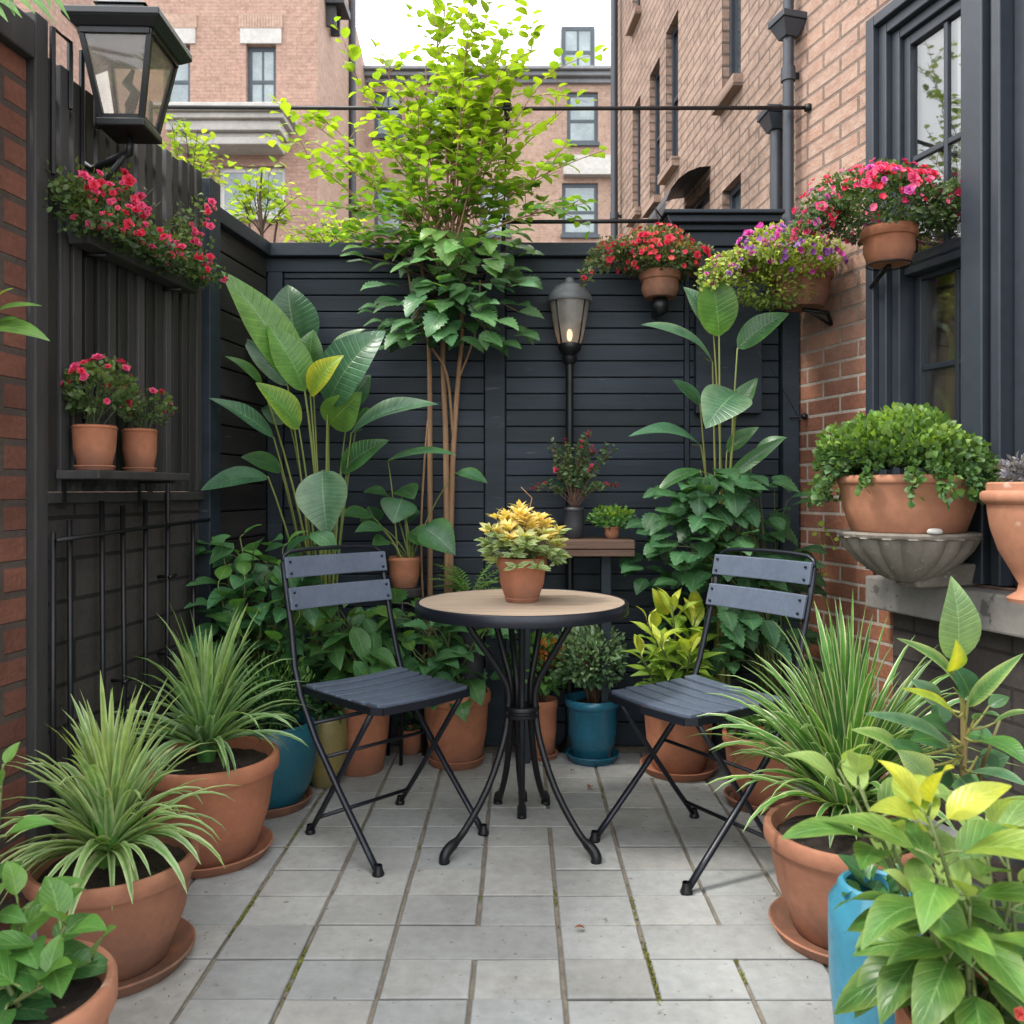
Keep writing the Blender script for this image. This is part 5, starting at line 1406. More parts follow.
sp_ = [V((1.0, 1.85, .24)), P(962, 800, 1.83), P(964, 745, 1.82), P(963, 705, 1.81), P(958, 675, 1.81), P(953, 650, 1.82)]
sp_ = [lerp(sp_[i], sp_[i + 1], k / 5) for i in range(5) for k in range(5)] + [sp_[-1]]
explicit(r, L4, V((.99, 1.85, .26)), 'big_leaf', 'ov', .0035, stcol=(.19, .19, .05), ns=12, nu=3, spine=sp_)
st = MB(); st.tube(sp_, [lerp(.009, .004, i / (len(sp_) - 1)) for i in range(len(sp_))], 8, col=(.20, .15, .055)); st.tube([sp_[3], sp_[3] + V((.05, .03, .15)), P(985, 760, 1.85), P(1000, 720, 1.83)], [.006, .005, .004, .003], 7, col=(.18, .16, .06)); part(st, r, 'stem', 'stem')

# ================================================================== TABLE POT, BENCH POTS
r = potted('terracotta pot of golden tipped variegated leaves standing on the round table', (522 - 520) / F * 2.68, 2.68, TZ + .0145, .079, .055, .125, 'terra', lip=.006, liph=.036)
saucer((522 - 520) / F * 2.68, 2.68, .056, 'small terracotta saucer on the round tabletop', 'terra', h=.012, z=TZ + .001)
c0 = V((.006, 2.68, TZ + .13)); mb = MB(); st = MB()
for i in range(120):
    d = rdir(-.35, 1); p = c0 + V((d.x * .118, d.y * .105, .035 + d.z * .105 + .02 * math.sin(d.x * 9 + d.y * 7))) * R(.78, 1.05)
    st.tube(bez(c0 + V((d.x * .03, d.y * .03, -.01)), c0 + V((d.x * .06, d.y * .06, .06)), p, 4), .0013, 4, col=(.1, .13, .05))
    up = d.z + R(-.2, .2)
    for k in range(9):
        a = k * 2.4 + R(-.3, .3); dd = (d * .55 + V((math.cos(a), math.sin(a), R(-.1, .5))) * .8).normalized()
        l = R(.028, .05)
        if up > .48: cm, ce = jit((.70, .54, .13), .2), jit((.80, .68, .34), .15)
        elif up > .3: cm, ce = jit((.36, .41, .11), .2), jit((.55, .52, .25), .15)
        else: cm, ce = jit((.11, .22, .06), .25), jit((.45, .52, .28), .2)
        leaf(mb, p, p + dd * l, l * .3, hint=d + V((0, 0, .5)), arch=.1, fold=.3, kind='lance', cm=cm, ce=ce, ns=4)
part(mb, r, 'foliage', 'small_leaf')
st.tube([c0, c0 + V((.01, 0, .1)), P(532, 498, 2.66), P(521, 487, 2.66)], [.002, .002, .0015, .001], 5, col=(.35, .2, .08)); part(st, r, 'stem', 'stem')

r = potted('slim charcoal pot of red flowered shrub on the wooden bench', (574 - 520) / F * 3.37, 3.37, .889, .042, .036, .125, 'dark_pot', lip=.003, liph=.02)
c0 = V((.214, 3.37, 1.02)); mb = MB(); st = MB()
for i in range(34):
    a = R(0, 2 * PI); sp = R(.03, .165); e = c0 + V((math.cos(a) * sp, math.sin(a) * sp * .7, R(.13, .31) - sp * .5))
    pts = bez(c0 + V((R(-.01, .01), R(-.01, .01), -.02)), lerp(c0, e, .45) + V((0, 0, .05)), e, 7); st.tube(pts, [.002] * 4 + [.0015] * 4, 4, col=(.11, .06, .04))
    for k in range(3, 8):
        for _ in range(6):
            p = pts[k] + rdir() * .012; s = R(.014, .026); d = rdir(-.3, 1); leaf(mb, p, p + d * s, s * .5, hint=rdir() + V((0, -.5, .6)), cm=jit(mixc(DG, (.10, .13, .05), R(0, 1)), .25), ns=3)
    if i % 2 == 0:
        d = (pts[-1] - pts[-3]).normalized()
        for k in range(3): flower(r, pts[-1] + d * (.012 * k) + rdir() * .004, d + rdir() * .5, 'berry', 1.0 - .15 * k)
part(mb, r, 'foliage', 'small_leaf'); part(st, r, 'stem', 'stem')
r = potted('small terracotta pot of bright ferny green leaves at the end of the wooden bench', (612 - 520) / F * 3.36, 3.36, .889, .030, .024, .048, 'terra')
mb = MB(); bush(mb, V((.362, 3.36, .965)), (.095, .075, .05), 520, .018, (MG, LG), 'round', up=.6, shell=.2, top=YG); part(mb, r, 'foliage', 'small_leaf')

# ================================================================== LEFT FENCE: WINDOW BOX AND SHELF
bx = thing('flower_box', 'long dark trough of red flowers hung high on the slatted fence', 'flower box', LP(2.62, .11, 1.74))
mb = MB(ML); u0, u1 = 2.25 * UL, 2.86 * UL
mb.prism((u0 + .015, u1 - .015, -.095, -.035), (u0, u1, -.11, -.03), 1.735, 1.805); mb.build('trough', M_['black_wood'], bx, bevel=.004)
mb = MB(ML); mb.box(u0 + .01, u1 - .01, -.10, -.035, 1.8055, 1.808); mb.build('soil', M_['soil'], bx)
for z in (2.35, 2.75):
    mb = MB(ML); mb.tube([(z * UL, -.028, 1.80), (z * UL, -.03, 1.727), (z * UL, -.09, 1.727)], .006, 6); mb.build('bracket', M_['iron'], bx, smooth=True)
fol = MB(); stm = MB()
GR = ((.035, .075, .025), (.13, .20, .055))
def boxh(z): return .085 + .05 * math.sin(z * 11 + 1) + .03 * math.sin(z * 27) + (.10 if z > 2.74 else 0)
for i in range(3600):
    z = R(2.17, 2.86)
    if abs(z - 2.70) < .035 and R(0, 1) < .7: continue
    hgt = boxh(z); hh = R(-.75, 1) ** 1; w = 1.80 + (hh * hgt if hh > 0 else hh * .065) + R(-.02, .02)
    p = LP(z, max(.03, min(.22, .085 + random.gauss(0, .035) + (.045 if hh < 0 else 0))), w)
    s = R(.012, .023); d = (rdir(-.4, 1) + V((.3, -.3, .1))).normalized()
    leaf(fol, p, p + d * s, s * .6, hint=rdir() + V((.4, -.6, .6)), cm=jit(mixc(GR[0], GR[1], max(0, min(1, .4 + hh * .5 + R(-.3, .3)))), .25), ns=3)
for i in range(40):
    z = R(2.26, 2.85); p0 = LP(z, .07, 1.80); e = LP(z + R(-.08, .08), .09 + R(-.05, .06), 1.82 + R(.03, .14)); stm.tube(bez(p0, lerp(p0, e, .5) + V((0, 0, .04)), e, 4), .0015, 4, col=(.07, .07, .03))
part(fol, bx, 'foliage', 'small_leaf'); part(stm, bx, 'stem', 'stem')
for i in range(125):
    z = random.choice((R(2.17, 2.66), R(2.17, 2.66), R(2.72, 2.87), R(2.18, 2.45)))
    hh = R(-.5, 1.08); w = 1.80 + (hh * boxh(z) if hh > 0 else hh * .065)
    flower(bx, LP(z, .10 + R(0, .10) * (1 - abs(hh) * .4), w), V((.5, -.7, .4)) + rdir() * .4, random.choice(('red', 'pink', 'pink')), R(.5, .9))

sh = thing('wall_shelf', 'narrow black ledge shelf fixed to the slatted fence under two pots', 'shelf', LP(2.5, .1, 1.13))
mb = MB(ML); mb.solid(2.215 * UL, 2.68 * UL, -.155, -.034, 1.108, 1.132); mb.build('board', M_['black_wood'], sh, bevel=.004)
for z in (2.25, 2.6):
    mb = MB(ML); mb.solid(z * UL - .006, z * UL + .006, -.15, -.034, 1.10, 1.107); mb.solid(z * UL - .006, z * UL + .006, -.0375, -.033, 1.03, 1.0995); mb.build('bracket', M_['iron'], sh)
p = LP(2.29, .094, 1.133)
r = potted('larger terracotta pot of pink flowers on the narrow black shelf', p.x, p.y, p.z + .008, .058, .042, .112, 'terra', lip=.003, liph=.012, group='pots on the black shelf')
saucer(p.x, p.y, .052, 'flat terracotta saucer under the larger pot on the black shelf', 'terra', h=.01, z=p.z)
flowering(r, p + V((.006, 0, .195)), (.098, .088, .095), 700, .017, GR, 30, ('red', 'pink'), .72, base=p + V((0, 0, .1)), twn=24, bias=(0, -.3, .9))
p = LP(2.506, .092, 1.133)
r = potted('smaller terracotta pot of sparse pink flowers on the narrow black shelf', p.x, p.y, p.z + .008, .051, .039, .118, 'terra', lip=.003, liph=.012, group='pots on the black shelf')
saucer(p.x, p.y, .048, 'flat terracotta saucer under the smaller pot on the black shelf', 'terra', h=.01, z=p.z)
flowering(r, p + V((.01, 0, .175)), (.075, .07, .07), 230, .018, GR, 14, ('red', 'pink'), .7, base=p + V((0, 0, .1)), twn=16, bias=(-.5, -.3, .6))

# ================================================================== FLOWER POTS ON THE BACK FENCE AND BRICK HOUSE
c = V(((660 - 520) / F * 3.45, 3.45, CAMZ - (298 - 490) / F * 3.45))
r = potted('terracotta pot of red flowers bracketed on the back fence pier', c.x, c.y, c.z, .083, .064, .105, 'terra_old', cat='flower pot', name='hanging_flower_pot', lip=.011, liph=.034)
mb = MB(); mb.tube([c + V((0, .14, -.04)), c + V((0, .05, -.05)), c + V((0, 0, -.03)), c + V((0, 0, -.001))], [.016, .016, .02, .03], 10); mb.lathe([(.002, -.075), (.028, -.06), (.036, -.035), (.03, -.008), (.02, -.001)], 16, c); part(mb, r, 'bracket', 'iron')
tr = [((-.12 + R(-.04, .03), -.05 + R(-.03, .03), .0), R(.16, .28)) for _ in range(9)] + [((.12, -.04, .02), .10), ((.14, -.02, .0), .12), ((.08, -.08, 0), .08)]
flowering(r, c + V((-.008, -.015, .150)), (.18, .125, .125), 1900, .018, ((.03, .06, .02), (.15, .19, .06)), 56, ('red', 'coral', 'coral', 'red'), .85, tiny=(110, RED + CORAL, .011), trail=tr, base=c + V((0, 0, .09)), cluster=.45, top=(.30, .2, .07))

ctr = RP(3.36, .13, 0)
c = V((ctr.x, ctr.y, CAMZ - (308 - 490) / F * ctr.y))
r = potted('terracotta pot of pink and lilac flowers with lime foliage on the brick', c.x, c.y, c.z, .115, .082, .148, 'terra_old', cat='flower pot', name='hanging_flower_pot', lip=.014, liph=.04)
mb = MB(MR); mb.tube([(3.36 * UR, .0, c.z - .06), (3.36 * UR, .02, c.z - .012), (3.36 * UR, .13, c.z - .006)], .008, 8); mb.tube([(3.36 * UR, .005, c.z - .06), (3.36 * UR, .11, c.z - .008)], .006, 8); part(mb, r, 'bracket', 'iron')
LIME = ((.13, .20, .04), (.44, .52, .10))
tr = [((-.17 + R(-.06, .05), -.05 + R(-.05, .05), -.02), R(.14, .26)) for _ in range(16)] + [((-.05, -.11, .01), .12), ((-.09, -.1, .01), .15)]
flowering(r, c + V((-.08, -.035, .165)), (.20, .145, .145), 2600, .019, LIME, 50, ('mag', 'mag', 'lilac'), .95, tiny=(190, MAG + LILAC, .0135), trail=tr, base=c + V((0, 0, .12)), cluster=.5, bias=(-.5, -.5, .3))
mb = MB(); bush(mb, c + V((-.15, -.05, .09)), (.17, .12, .13), 1300, .019, LIME, 'ov', up=.2); part(mb, r, 'foliage', 'small_leaf')
c2 = P(789, 306, 3.42)
r = potted('small terracotta pot tucked behind the lime foliage by the drainpipe', c2.x + .0, c2.y + .02, c2.z, .07, .052, .11, 'terra_old', cat='flower pot', name='hanging_flower_pot')
mb = MB(); mb.tube([c2 + V((0, .02, -.001)), c2 + V((0, .10, -.02)), V((c2.x, 3.6, c2.z - .03))], .007, 8); part(mb, r, 'bracket', 'iron')
mb = MB(); bush(mb, c2 + V((-.03, 0, .13)), (.10, .09, .06), 350, .018, LIME); part(mb, r, 'foliage', 'small_leaf')

ctr = RP(2.885, .135, 0)
c = V((ctr.x, ctr.y, CAMZ - (264 - 490) / F * ctr.y))
r = potted('terracotta pot overflowing with red flowers in front of the slate window', c.x, c.y, c.z, .092, .068, .118, 'terra', cat='flower pot', name='hanging_flower_pot', lip=.012, liph=.034)
mb = MB(MR); u = 2.885 * UR + .0
mb.tube([(3.22, .03, c.z - .02), (3.1, .09, c.z - .012), (u, .135, c.z - .006)], .008, 8); mb.lathe([(.07, -.006), (.074, -.004), (.07, -.001)], 20, (u, .135, c.z)); part(mb, r, 'bracket', 'iron')
tr = [((-.17 + R(-.05, .06), R(-.10, .06), -.02), R(.12, .24)) for _ in range(15)] + [((.15 + R(-.03, .03), R(-.1, .03), .02), R(.06, .14)) for _ in range(6)]
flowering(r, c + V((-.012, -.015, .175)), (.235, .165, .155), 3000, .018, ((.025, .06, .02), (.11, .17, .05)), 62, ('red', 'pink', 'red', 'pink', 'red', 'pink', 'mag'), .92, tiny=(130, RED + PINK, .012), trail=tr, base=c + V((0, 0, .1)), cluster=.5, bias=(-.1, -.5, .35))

# stone corbel bowl and its planter
ctr = RP(2.70, .225, 0)
cx, cy = ctr.x, ctr.y
zb = .952
t = thing('stone_corbel', 'fluted grey stone half bowl bracket jutting over the window sill', 'bracket', (cx, cy, zb))
flute = lambda a, i: 1 + (.085 * abs(math.sin(a * 9)) - .03 if 1 < i < 8 else 0)
mb = MB(); mb.lathe([(.03, -.155), (.055, -.15), (.10, -.125), (.145, -.09), (.175, -.055), (.19, -.025), (.192, -.02), (.198, -.018), (.205, -.014), (.207, -.006), (.203, -.001), (.19, 0), (.001, -.001)], 108, (cx, cy, zb), mod=flute); mb.build('bowl', M_['stone'], t, smooth=True, auto=45)
mb = MB(MR); u = 2.70 * UR; mb.prism((u - .05, u + .05, .0, .23), (u - .07, u + .07, .0, .24), zb - .172, zb - .10); mb.build('bracket', M_['stone'], t, bevel=.01)
r = potted('wide terracotta planter spilling with small green leaves on the fluted stone bowl', cx, cy, zb + .001, .208, .165, .172, 'terra_pale', lip=.009, liph=.026)
mb = MB(); st = MB()
cc = V((cx, cy, zb + .185))
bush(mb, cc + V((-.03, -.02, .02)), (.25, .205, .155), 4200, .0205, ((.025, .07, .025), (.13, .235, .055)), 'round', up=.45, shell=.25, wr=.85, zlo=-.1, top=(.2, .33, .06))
for i in range(26):
    a = R(0, 2 * PI); p = cc + V((math.cos(a) * .18, math.sin(a) * .17, .0)); d = V((math.cos(a), math.sin(a), .3)); pts = [p.copy()]
    ln = R(.08, .17)
    for k in range(8):
        p = p + d.normalized() * ln / 8; d = d.normalized() + V((R(-.1, .1), R(-.1, .1), -.36)); pts.append(p.copy())
        for _ in range(7):
            pp = p + rdir() * .014; s = R(.016, .028); leaf(mb, pp, pp + (rdir() + V((0, -.4, 0))).normalized() * s, s * .8, hint=rdir() + V((0, -.7, .7)), kind='round', cm=jit(mixc((.03, .085, .03), (.13, .24, .06), R(0, 1)), .2), ns=3)
    st = MB(); st.tube(pts, .0013, 4, col=(.08, .1, .03)); part(st, r, 'stem', 'stem')
part(mb, r, 'foliage', 'small_leaf')
mb = MB(); mb.lathe([(.001, -.009), (.016, -.007), (.019, 0), (.014, .007), (.001, .009)], 14, P(901, 531, cy - .20)); o = mb.build('pebble', M_['pebble'], smooth=True, loc=P(901, 531, cy - .20)); tag(o, 'pale rounded pebble lying on the stone bowl rim', 'pebble')
o.location = (cx - .01, cy - .196, zb + .009); o.scale = (1.2, 1, 1)
# urn on the sill
ctr = RP(2.31, .165, 0)
mbp = [(.05, 0), (.062, .002), (.065, .012), (.04, .03), (.036, .05), (.055, .085), (.085, .14), (.104, .20), (.11, .24), (.112, .262), (.122, .268), (.128, .276), (.128, .292), (.122, .298), (.113, .30), (.113, .318), (.108, .322), (.098, .318), (.096, .29)]
r = thing('urn_planter', 'terracotta urn of grey purple foliage on the stone window sill', 'urn', (ctr.x, ctr.y, .779))
mb = MB(); mb.lathe(mbp, 48); mb.build('urn', M_['terra_pale'], r, smooth=True, local=True, auto=50)
mb = MB(); soil_disc(mb, .094, .30); mb.build('soil', M_['soil'], r, local=True)
mb = MB(); bush(mb, V((ctr.x, ctr.y, .779 + .345)), (.09, .09, .05), 450, .018, ((.10, .09, .12), (.30, .28, .34)), 'ov', up=.6); part(mb, r, 'foliage', 'small_leaf')

# ================================================================== TREES
def grow(name, label, cat, base, stems, crown0, ends, leafn, lsize, colf, depth, barkm='bark', twign=6, kind='round', spacing=.03, maxleaf=None, tw_len=(.12, .28)):
    t = thing(name, label, cat, base)
    tk = MB(); cr = MB()
    for pts, r0, r1 in stems:
        pts = [V(p) for p in pts]; fine = []
        for i in range(len(pts) - 1):
            p0, p1, p2, p3 = pts[max(i - 1, 0)], pts[i], pts[i + 1], pts[min(i + 2, len(pts) - 1)]
            for q_ in (0, .25, .5, .75):
                fine.append(.5 * ((2 * p1) + (p2 - p0) * q_ + (2 * p0 - 5 * p1 + 4 * p2 - p3) * q_ * q_ + (3 * p1 - p0 - 3 * p2 + p3) * q_ ** 3))
        fine.append(pts[-1])
        tk.tube(fine, [lerp(r0, r1, i / (len(fine) - 1)) for i in range(len(fine))], 8)
    def run(pts, r0, ls, sp, start):
        n = len(pts); acc = 0; side = 1
        for i in range(1, n):
            seg = (pts[i] - pts[i - 1]); l = seg.length; d = seg.normalized()
            k = 0
            while k < l:
                f = (i - 1 + k / l) / (n - 1)
                if f > start:
                    p = pts[i - 1] + d * k
                    sd = d.cross(V((0, 0, 1)))
                    sd = sd.normalized() if sd.length > .1 else V((1, 0, 0))
                    dd = (sd * side * R(.6, 1.1) + d * R(.2, .7) + V((R(-.3, .3), R(-.5, .2), R(-.45, .25)))).normalized()
                    s = ls * R(.65, 1.25) * (1 - .3 * f)
                    b = p + dd * s * .18
                    leaf(cr, b, b + dd * s, s * R(.68, .85), hint=V((R(-.4, .4), R(-.6, .2), 1)), arch=.08, fold=R(.05, .3), kind=kind, cm=colf(p), ns=4)
                    side = -side
                k += sp * R(.7, 1.3)
        tk.tube(pts, [lerp(r0, r0 * .3, i / (n - 1)) for i in range(n)], 5)
    for (c0, e) in ends:
        c0, e = V(c0), V(e)
        md = lerp(c0, e, .45) + V((0, 0, .25 * (e - c0).length * .5)) + V((R(-.04, .04), R(-.05, .05), 0))
        pts = bez(c0, md, e, 10)
        run(pts, .0045 * depth, lsize, spacing, .30)
        for k in range(twign):
            i = random.randint(3, 9); p = pts[i]; d = (pts[min(i + 1, 10)] - pts[i - 1]).normalized()
            dd = (d * .6 + rdir(-.35, .8) * 1.0).normalized(); l = R(*tw_len)
            run(bez(p, p + dd * l * .5 + V((0, 0, .03)), p + dd * l + V((0, 0, -.02)), 5), .002 * depth, lsize * .9, spacing, .12)
    tk.build('trunk', M_[barkm], t, smooth=True)
    part(cr, t, 'crown', 'tree_leaf')
    return t, cr

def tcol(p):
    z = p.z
    k = max(0, min(1, (z - 1.95) / .5 + R(-.25, .25)))  # light passing through upper leaves put into the colour, yellower with height
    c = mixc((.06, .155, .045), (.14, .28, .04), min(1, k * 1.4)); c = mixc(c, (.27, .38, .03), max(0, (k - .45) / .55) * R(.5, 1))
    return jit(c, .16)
tb = V((-.30, 3.545, 0))
S = lambda px, py, Y: P(px, py, Y)
stems = [([(-.372, 3.55, 0), S(430, 600, 3.54), S(430, 430, 3.54), S(429, 345, 3.54), S(425, 300, 3.52), S(418, 230, 3.5)], .0135, .006),
         ([(-.30, 3.545, 0), S(447, 620, 3.535), S(446, 450, 3.53), S(443, 360, 3.53), S(445, 290, 3.5), S(448, 200, 3.5)], .0145, .007),
         ([(-.255, 3.55, 0), S(451, 620, 3.54), S(452, 480, 3.54), S(458, 380, 3.53), S(462, 330, 3.52), S(458, 230, 3.5)], .0155, .007),
         ([S(453, 440, 3.535), S(447, 375, 3.5), S(430, 345, 3.48), S(415, 310, 3.46), S(408, 270, 3.45)], .006, .004),
         ([S(458, 380, 3.53), S(470, 350, 3.5), S(478, 320, 3.48), S(480, 280, 3.46)], .005, .003),
         ([(-.40, 3.55, 0), S(424, 640, 3.545), S(421, 540, 3.55), S(424, 470, 3.55), S(428, 420, 3.54)], .006, .004)]
ends = []
for (px, py) in ((268, 98), (298, 152), (305, 205), (320, 118), (345, 62), (372, 40), (372, 100), (405, 90), (425, 55), (440, -10), (452, -45), (470, 10), (495, -25), (520, 0), (560, 58), (570, 105), (605, 150), (588, 203), (560, 170), (540, 120), (322, 225), (345, 205), (345, 168), (390, 150), (500, 70), (520, 150), (465, 110), (540, 215), (400, 200), (430, 150), (490, 180), (375, 225)):
    Y = 3.5 + R(-.35, .3)
    if py > 195: Y = min(Y, 3.5)
    c0 = S(random.choice((425, 443, 455, 448)) + R(-8, 8), R(235, 300), 3.5)
    ends.append((c0, S(px, py, Y)))
for (px, py) in ((432, 8), (480, -32), (502, 28), (540, 32), (462, 42), (522, 58), (447, 82), (488, 60), (415, 75), (470, -5), (508, 95)):
    ends.append((S(random.choice((443, 455, 448)) + R(-6, 6), R(215, 260), 3.5), S(px, py, 3.5 + R(-.22, .22))))
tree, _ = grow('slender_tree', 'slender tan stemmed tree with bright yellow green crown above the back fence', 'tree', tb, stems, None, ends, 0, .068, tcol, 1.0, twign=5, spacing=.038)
# big dark lobed leaves low in the crown
mb = MB(); tk = MB()
for i in range(165):
    px = random.gauss(456, 46); py = R(228, 345)
    lim = 92 - max(0, py - 300) * .9
    px = 456 + max(-lim, min(min(lim, 62), px - 456)); Y = 3.42 + R(-.16, .1)
    p = S(px, py, Y); sx = (px - 456) / 60
    d = V((sx + R(-.5, .5), R(-.9, .1), R(-.75, .05))).normalized(); l = R(.08, .13)
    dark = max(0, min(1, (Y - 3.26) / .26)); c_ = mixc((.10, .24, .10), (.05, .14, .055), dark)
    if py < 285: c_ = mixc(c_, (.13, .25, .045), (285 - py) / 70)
    leaf(mb, p, p + d * l, l * R(.62, .82), hint=(R(-.3, .3), -.5, 1), arch=.09, fold=R(.0, .22), kind='tooth', cm=jit(c_, .2), ns=14, nu=2, wave=.03)
    if i % 3 == 0: tk.tube(bez(S(random.choice((430, 445, 458)), 300, 3.5), lerp(S(445, 290, 3.5), p, .5) + V((0, 0, .05)), p, 5), .0022, 5)
part(mb, tree, 'crown', 'leaf'); tk.build('branch', M_['dark_bark'], tree, smooth=True)

# trees beyond the fence
def bgcol(p): return jit(mixc((.12, .22, .04), (.34, .43, .06), R(0, 1)), .18)
GT = 'small trees beyond the fence'
b = P(265, 600, 6.0); b.z = 0
st_ = [([b, V((b.x, 6.0, 1.5)), P(262, 245, 6.0), P(260, 200, 6.0), P(262, 170, 6.0)], .022, .006), ([V((b.x, 6, 1.9)), P(250, 230, 6), P(242, 200, 6)], .012, .005), ([V((b.x, 6, 2.0)), P(275, 235, 6), P(285, 200, 6)], .012, .005)]
en = [(P(262, 235, 6), P(px, py, 6 + R(-.3, .3))) for px, py in ((258, 160), (240, 180), (232, 192), (285, 185), (300, 195), (268, 172), (250, 205), (290, 210), (275, 190), (245, 165), (235, 212), (298, 215))]
grow('small_tree', 'young lime leaved tree beyond the fence in front of the white window', 'tree', b, st_, None, en, 0, .085, bgcol, 1.2, 'dark_bark', 3, spacing=.075, tw_len=(.12, .22))[0]['group'] = GT
b = P(190, 600, 6.5); b.z = 0
st_ = [([b, V((b.x, 6.5, 1.8)), P(190, 230, 6.5), P(188, 150, 6.5)], .03, .008)]
en = [(P(190, 215, 6.5), P(px, py, 6.5 + R(-.3, .3))) for px, py in ((172, 122), (182, 118), (198, 130), (210, 150), (218, 165), (200, 165), (185, 150), (175, 150), (215, 178), (168, 165), (205, 140), (160, 140))]
grow('small_tree', 'bushy pale green tree beyond the fence just below the big lantern', 'tree', b, st_, None, en, 0, .075, bgcol, 1.2, 'dark_bark', 5, spacing=.06, tw_len=(.15, .3))[0]['group'] = GT
b = P(335, 600, 6.2); b.z = 0
st_ = [([b, V((b.x, 6.2, 1.5)), P(332, 240, 6.2)], .02, .008)]
en = [(P(330, 262, 6.2), P(px, py, 6.2 + R(-.3, .3))) for px, py in ((300, 232), (312, 224), (325, 228), (340, 222), (350, 230), (362, 228), (290, 240), (318, 240), (345, 238))]
grow('small_tree', 'low yellowish bush beyond the fence at the foot of the slender tree crown', 'bush', b, st_, None, en, 0, .08, bgcol, 1.2, 'dark_bark', 5, spacing=.06, tw_len=(.12, .25))[0]['group'] = GT

b = V((-5.2, 6.4, 0))
st_ = [([b, V((-5.2, 6.4, 2)), V((-5.15, 6.4, 3.4)), V((-5.2, 6.45, 4.3))], .06, .02)]
en = [(V((-5.2, 6.4, R(2.2, 3.4))), V((-5.2 + R(-.9, .75), 6.4 + R(-1, .8), R(2.4, 6.8)))) for _ in range(26)]
grow('leafy_tree', 'leafy green tree beyond the fence, mirrored in the glass of the slate window', 'tree', b, st_, None, en, 0, .11, bgcol, 2.2, 'dark_bark', 5, spacing=.075, tw_len=(.25, .5))

# overhanging spray at the top left, leaf sprays on the garden wall
t = thing('overhanging_branch', 'bright green lance leaves hanging over the garden wall cap', 'branch', LP(1.9, -.2, 2.6))
mb = MB(); st = MB()
o0 = LP(1.9, -.25, 2.20)
st.tube([LP(1.9, -.3, 0), LP(1.9, -.3, 1.4), o0, P(-20, -25, 1.95), P(20, -30, 1.9)], [.02, .018, .012, .007, .004], 7)
for (b_, tp, w) in (((5, -20), (55, 24), 11), ((25, -28), (70, 20), 10), ((-5, -15), (35, 14), 13), ((-15, -5), (22, 18), 13), ((-20, 0), (8, 22), 12), ((35, -30), (52, 12), 9), ((0, -10), (15, 16), 12), ((40, -35), (85, -4), 9), ((-30, -10), (-5, 20), 12)):
    leaf(mb, P(b_[0], b_[1], 1.92), P(tp[0], tp[1], 1.86), w * 1.9 / F, hint=(.1, -.7, .7), cm=jit(mixc(BG, LG, R(0, 1)), .15), ns=8, nu=2, kind='lance', arch=.1)
part(mb, t, 'foliage', 'leaf'); st.build('stem', M_['dark_bark'], t, smooth=True)
t = thing('vine_sprig', 'lime green leaf spray reaching past the dark red brick wall', 'vine', LP(1.75, .02, 1.2))
mb = MB(); st = MB()
st.tube([LP(1.7, .015, 0), LP(1.7, .02, .8), LP(1.75, .03, 1.25), P(-15, 325, 1.8)], [.007, .006, .005, .003], 6, col=(.12, .15, .05))
for (b_, tp, w, cm) in (((-22, 330), (50, 341), 30, LG), ((-18, 322), (42, 306), 16, LG), ((-15, 318), (14, 288), 18, YG), ((-10, 330), (18, 318), 10, BG), ((-18, 330), (-2, 350), 12, MG)):
    leaf(mb, P(b_[0], b_[1], 1.8), P(tp[0], tp[1], 1.76), w * 1.8 / F, hint=(.1, -.6, .8), cm=cm, ns=9, nu=2, arch=.1)
part(mb, t, 'foliage', 'leaf'); part(st, t, 'stem', 'stem')
# weed on the brick house
t = thing('wall_weed', 'thin self seeded weed with tiny yellow leaves growing up the brick', 'weed', RP(3.3, .03, .5))
mb = MB(); st = MB()
pts = [RP(3.30, .03, 0), RP(3.3, .03, .55), P(821, 590, 3.24), P(820, 545, 3.22), P(818, 522, 3.2)]
st.tube(pts, [.003, .0028, .0022, .0016, .001], 5, col=(.14, .17, .05)); st.tube([pts[3], P(830, 535, 3.2), P(836, 548, 3.18)], .0012, 4, col=(.2, .17, .05))
for (px, py, s) in ((818, 524, .03), (824, 530, .022), (830, 534, .02), (836, 548, .018), (826, 545, .018), (815, 560, .016), (823, 575, .016), (834, 540, .02), (812, 535, .02)):
    p = P(px, py, 3.2); leaf(mb, p, p + rdir(-.2, .6) * s, s * .7, hint=fr, cm=jit(YG, .2), ns=4, kind='round')
part(mb, t, 'foliage', 'small_leaf'); part(st, t, 'stem', 'stem')

# crumbs of potting soil around the pots
mb = MB()
for (x, y, r_, n) in ((-.80, 1.33, .16, 60), (-.93, 1.94, .19, 110), (-.92, 2.52, .19, 80), (-.865, 2.92, .17, 40), (-.253, 3.37, .14, 40), (.29, 3.41, .13, 30), (.61, 3.27, .17, 50), (.835, 2.93, .16, 50), (.787, 2.06, .20, 120), (.648, 1.55, .09, 40), (.715, 1.25, .16, 60)):
    for _ in range(int(n * .5)):
        a = R(0, 2 * PI); q = r_ + abs(random.gauss(0, .03)); s = R(.0008, .0022)
        p = V((x + math.cos(a) * q, y + math.sin(a) * q, .0025)); d = rdir(0, .5); e = d.orthogonal().normalized() * s
        mb.add([p - e, p + d * s * 1.5, p + e, p + V((0, 0, s * 1.2))], [(0, 1, 3), (1, 2, 3), (2, 0, 3), (0, 2, 1)])
o = mb.build('dirt', M_['soil']); o['kind'] = 'stuff'

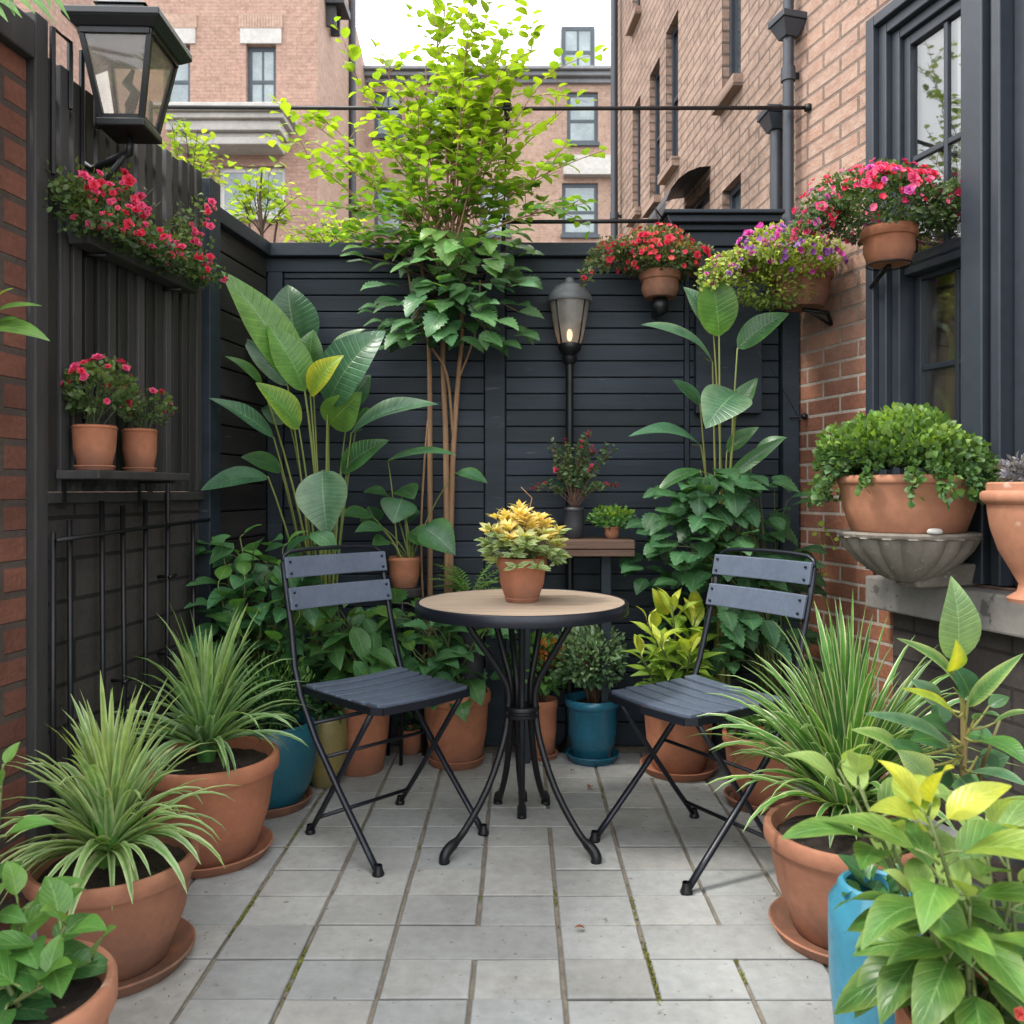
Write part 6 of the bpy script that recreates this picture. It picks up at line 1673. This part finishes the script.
# fallen dry leaves and crumbs on the paving
for i, (px, py, lab, s) in enumerate(((592, 788, 'curled brown leaf fallen on the paving in front of the blue pot', .05), (574, 772, 'tiny rust brown leaf fallen nearest the blue saucer', .03), (585, 931, 'faded brown leaf scrap lying alone on a front paver', .028))):
    Y = 918 / (py - 490); p = V(((px - 520) / F * Y, Y, .006)); a = R(0, 6)
    mb = MB(); leaf(mb, p, p + V((math.cos(a) * s, math.sin(a) * s * .6, .004)), s * .5, hint=(0, 0, 1), arch=.12, fold=.4, cm=jit((.20, .075, .03), .2), ns=6, nu=2)
    o = mb.build('fallen_leaf', M_['dry_leaf'], smooth=True, loc=p); tag(o, lab, 'leaf', 'fallen leaves on the paving')

# ================================================================== CAMERA, SKY, SUN
cam = bpy.data.cameras.new('camera'); co = bpy.data.objects.new('camera', cam); COL.objects.link(co)
co.location = (0, 0, CAMZ); co.rotation_euler = (math.radians(90), 0, 0)
cam.sensor_width = 36; cam.lens = F / 1024 * 36; cam.shift_x = -8 / 1024; cam.shift_y = -22 / 1024
cam.clip_start = .05; cam.clip_end = 1500
cam.dof.use_dof = True; cam.dof.focus_distance = 2.75; cam.dof.aperture_fstop = 6.3
scene.camera = co

SUN = V((-.56, -.16, .82)).normalized()
el = math.asin(SUN.z); az = math.atan2(SUN.x, SUN.y)
w = bpy.data.worlds.new('World'); scene.world = w; w.use_nodes = True
nt = w.node_tree
for n in list(nt.nodes): nt.nodes.remove(n)
out = nt.nodes.new('ShaderNodeOutputWorld')
sky = nt.nodes.new('ShaderNodeTexSky'); sky.sky_type = 'NISHITA'; sky.sun_disc = False; sky.sun_elevation = el; sky.sun_rotation = az; sky.dust_density = 3
b1 = nt.nodes.new('ShaderNodeBackground'); b1.inputs[1].default_value = .12; L(nt, sky.outputs[0], b1.inputs[0])
tc = nt.nodes.new('ShaderNodeTexCoord')
cl = ramp(nt, noise(nt, tc.outputs['Generated'], 2.2, 5), .25, .75, (.80, .83, .88), (1.0, 1.0, 1.0))
b2 = nt.nodes.new('ShaderNodeBackground'); b2.inputs[1].default_value = 4.0; L(nt, cl, b2.inputs[0])
mx = nt.nodes.new('ShaderNodeMixShader'); mx.inputs[0].default_value = .85
L(nt, b1.outputs[0], mx.inputs[1]); L(nt, b2.outputs[0], mx.inputs[2]); L(nt, mx.outputs[0], out.inputs[0])
sl = bpy.data.lights.new('sun', 'SUN'); sl.energy = 3.5; sl.angle = math.radians(9); sl.color = (1, .94, .85)
so = bpy.data.objects.new('sun', sl); COL.objects.link(so); so.rotation_euler = SUN.to_track_quat('Z', 'Y').to_euler(); so.location = (-3, -1, 6)

scene.view_settings.view_transform = 'Standard'; scene.view_settings.look = 'None'; scene.view_settings.exposure = 0; scene.view_settings.gamma = 1
try:
    scene.cycles.use_denoising = True; scene.cycles.max_bounces = 8; scene.cycles.transparent_max_bounces = 12
except Exception: pass
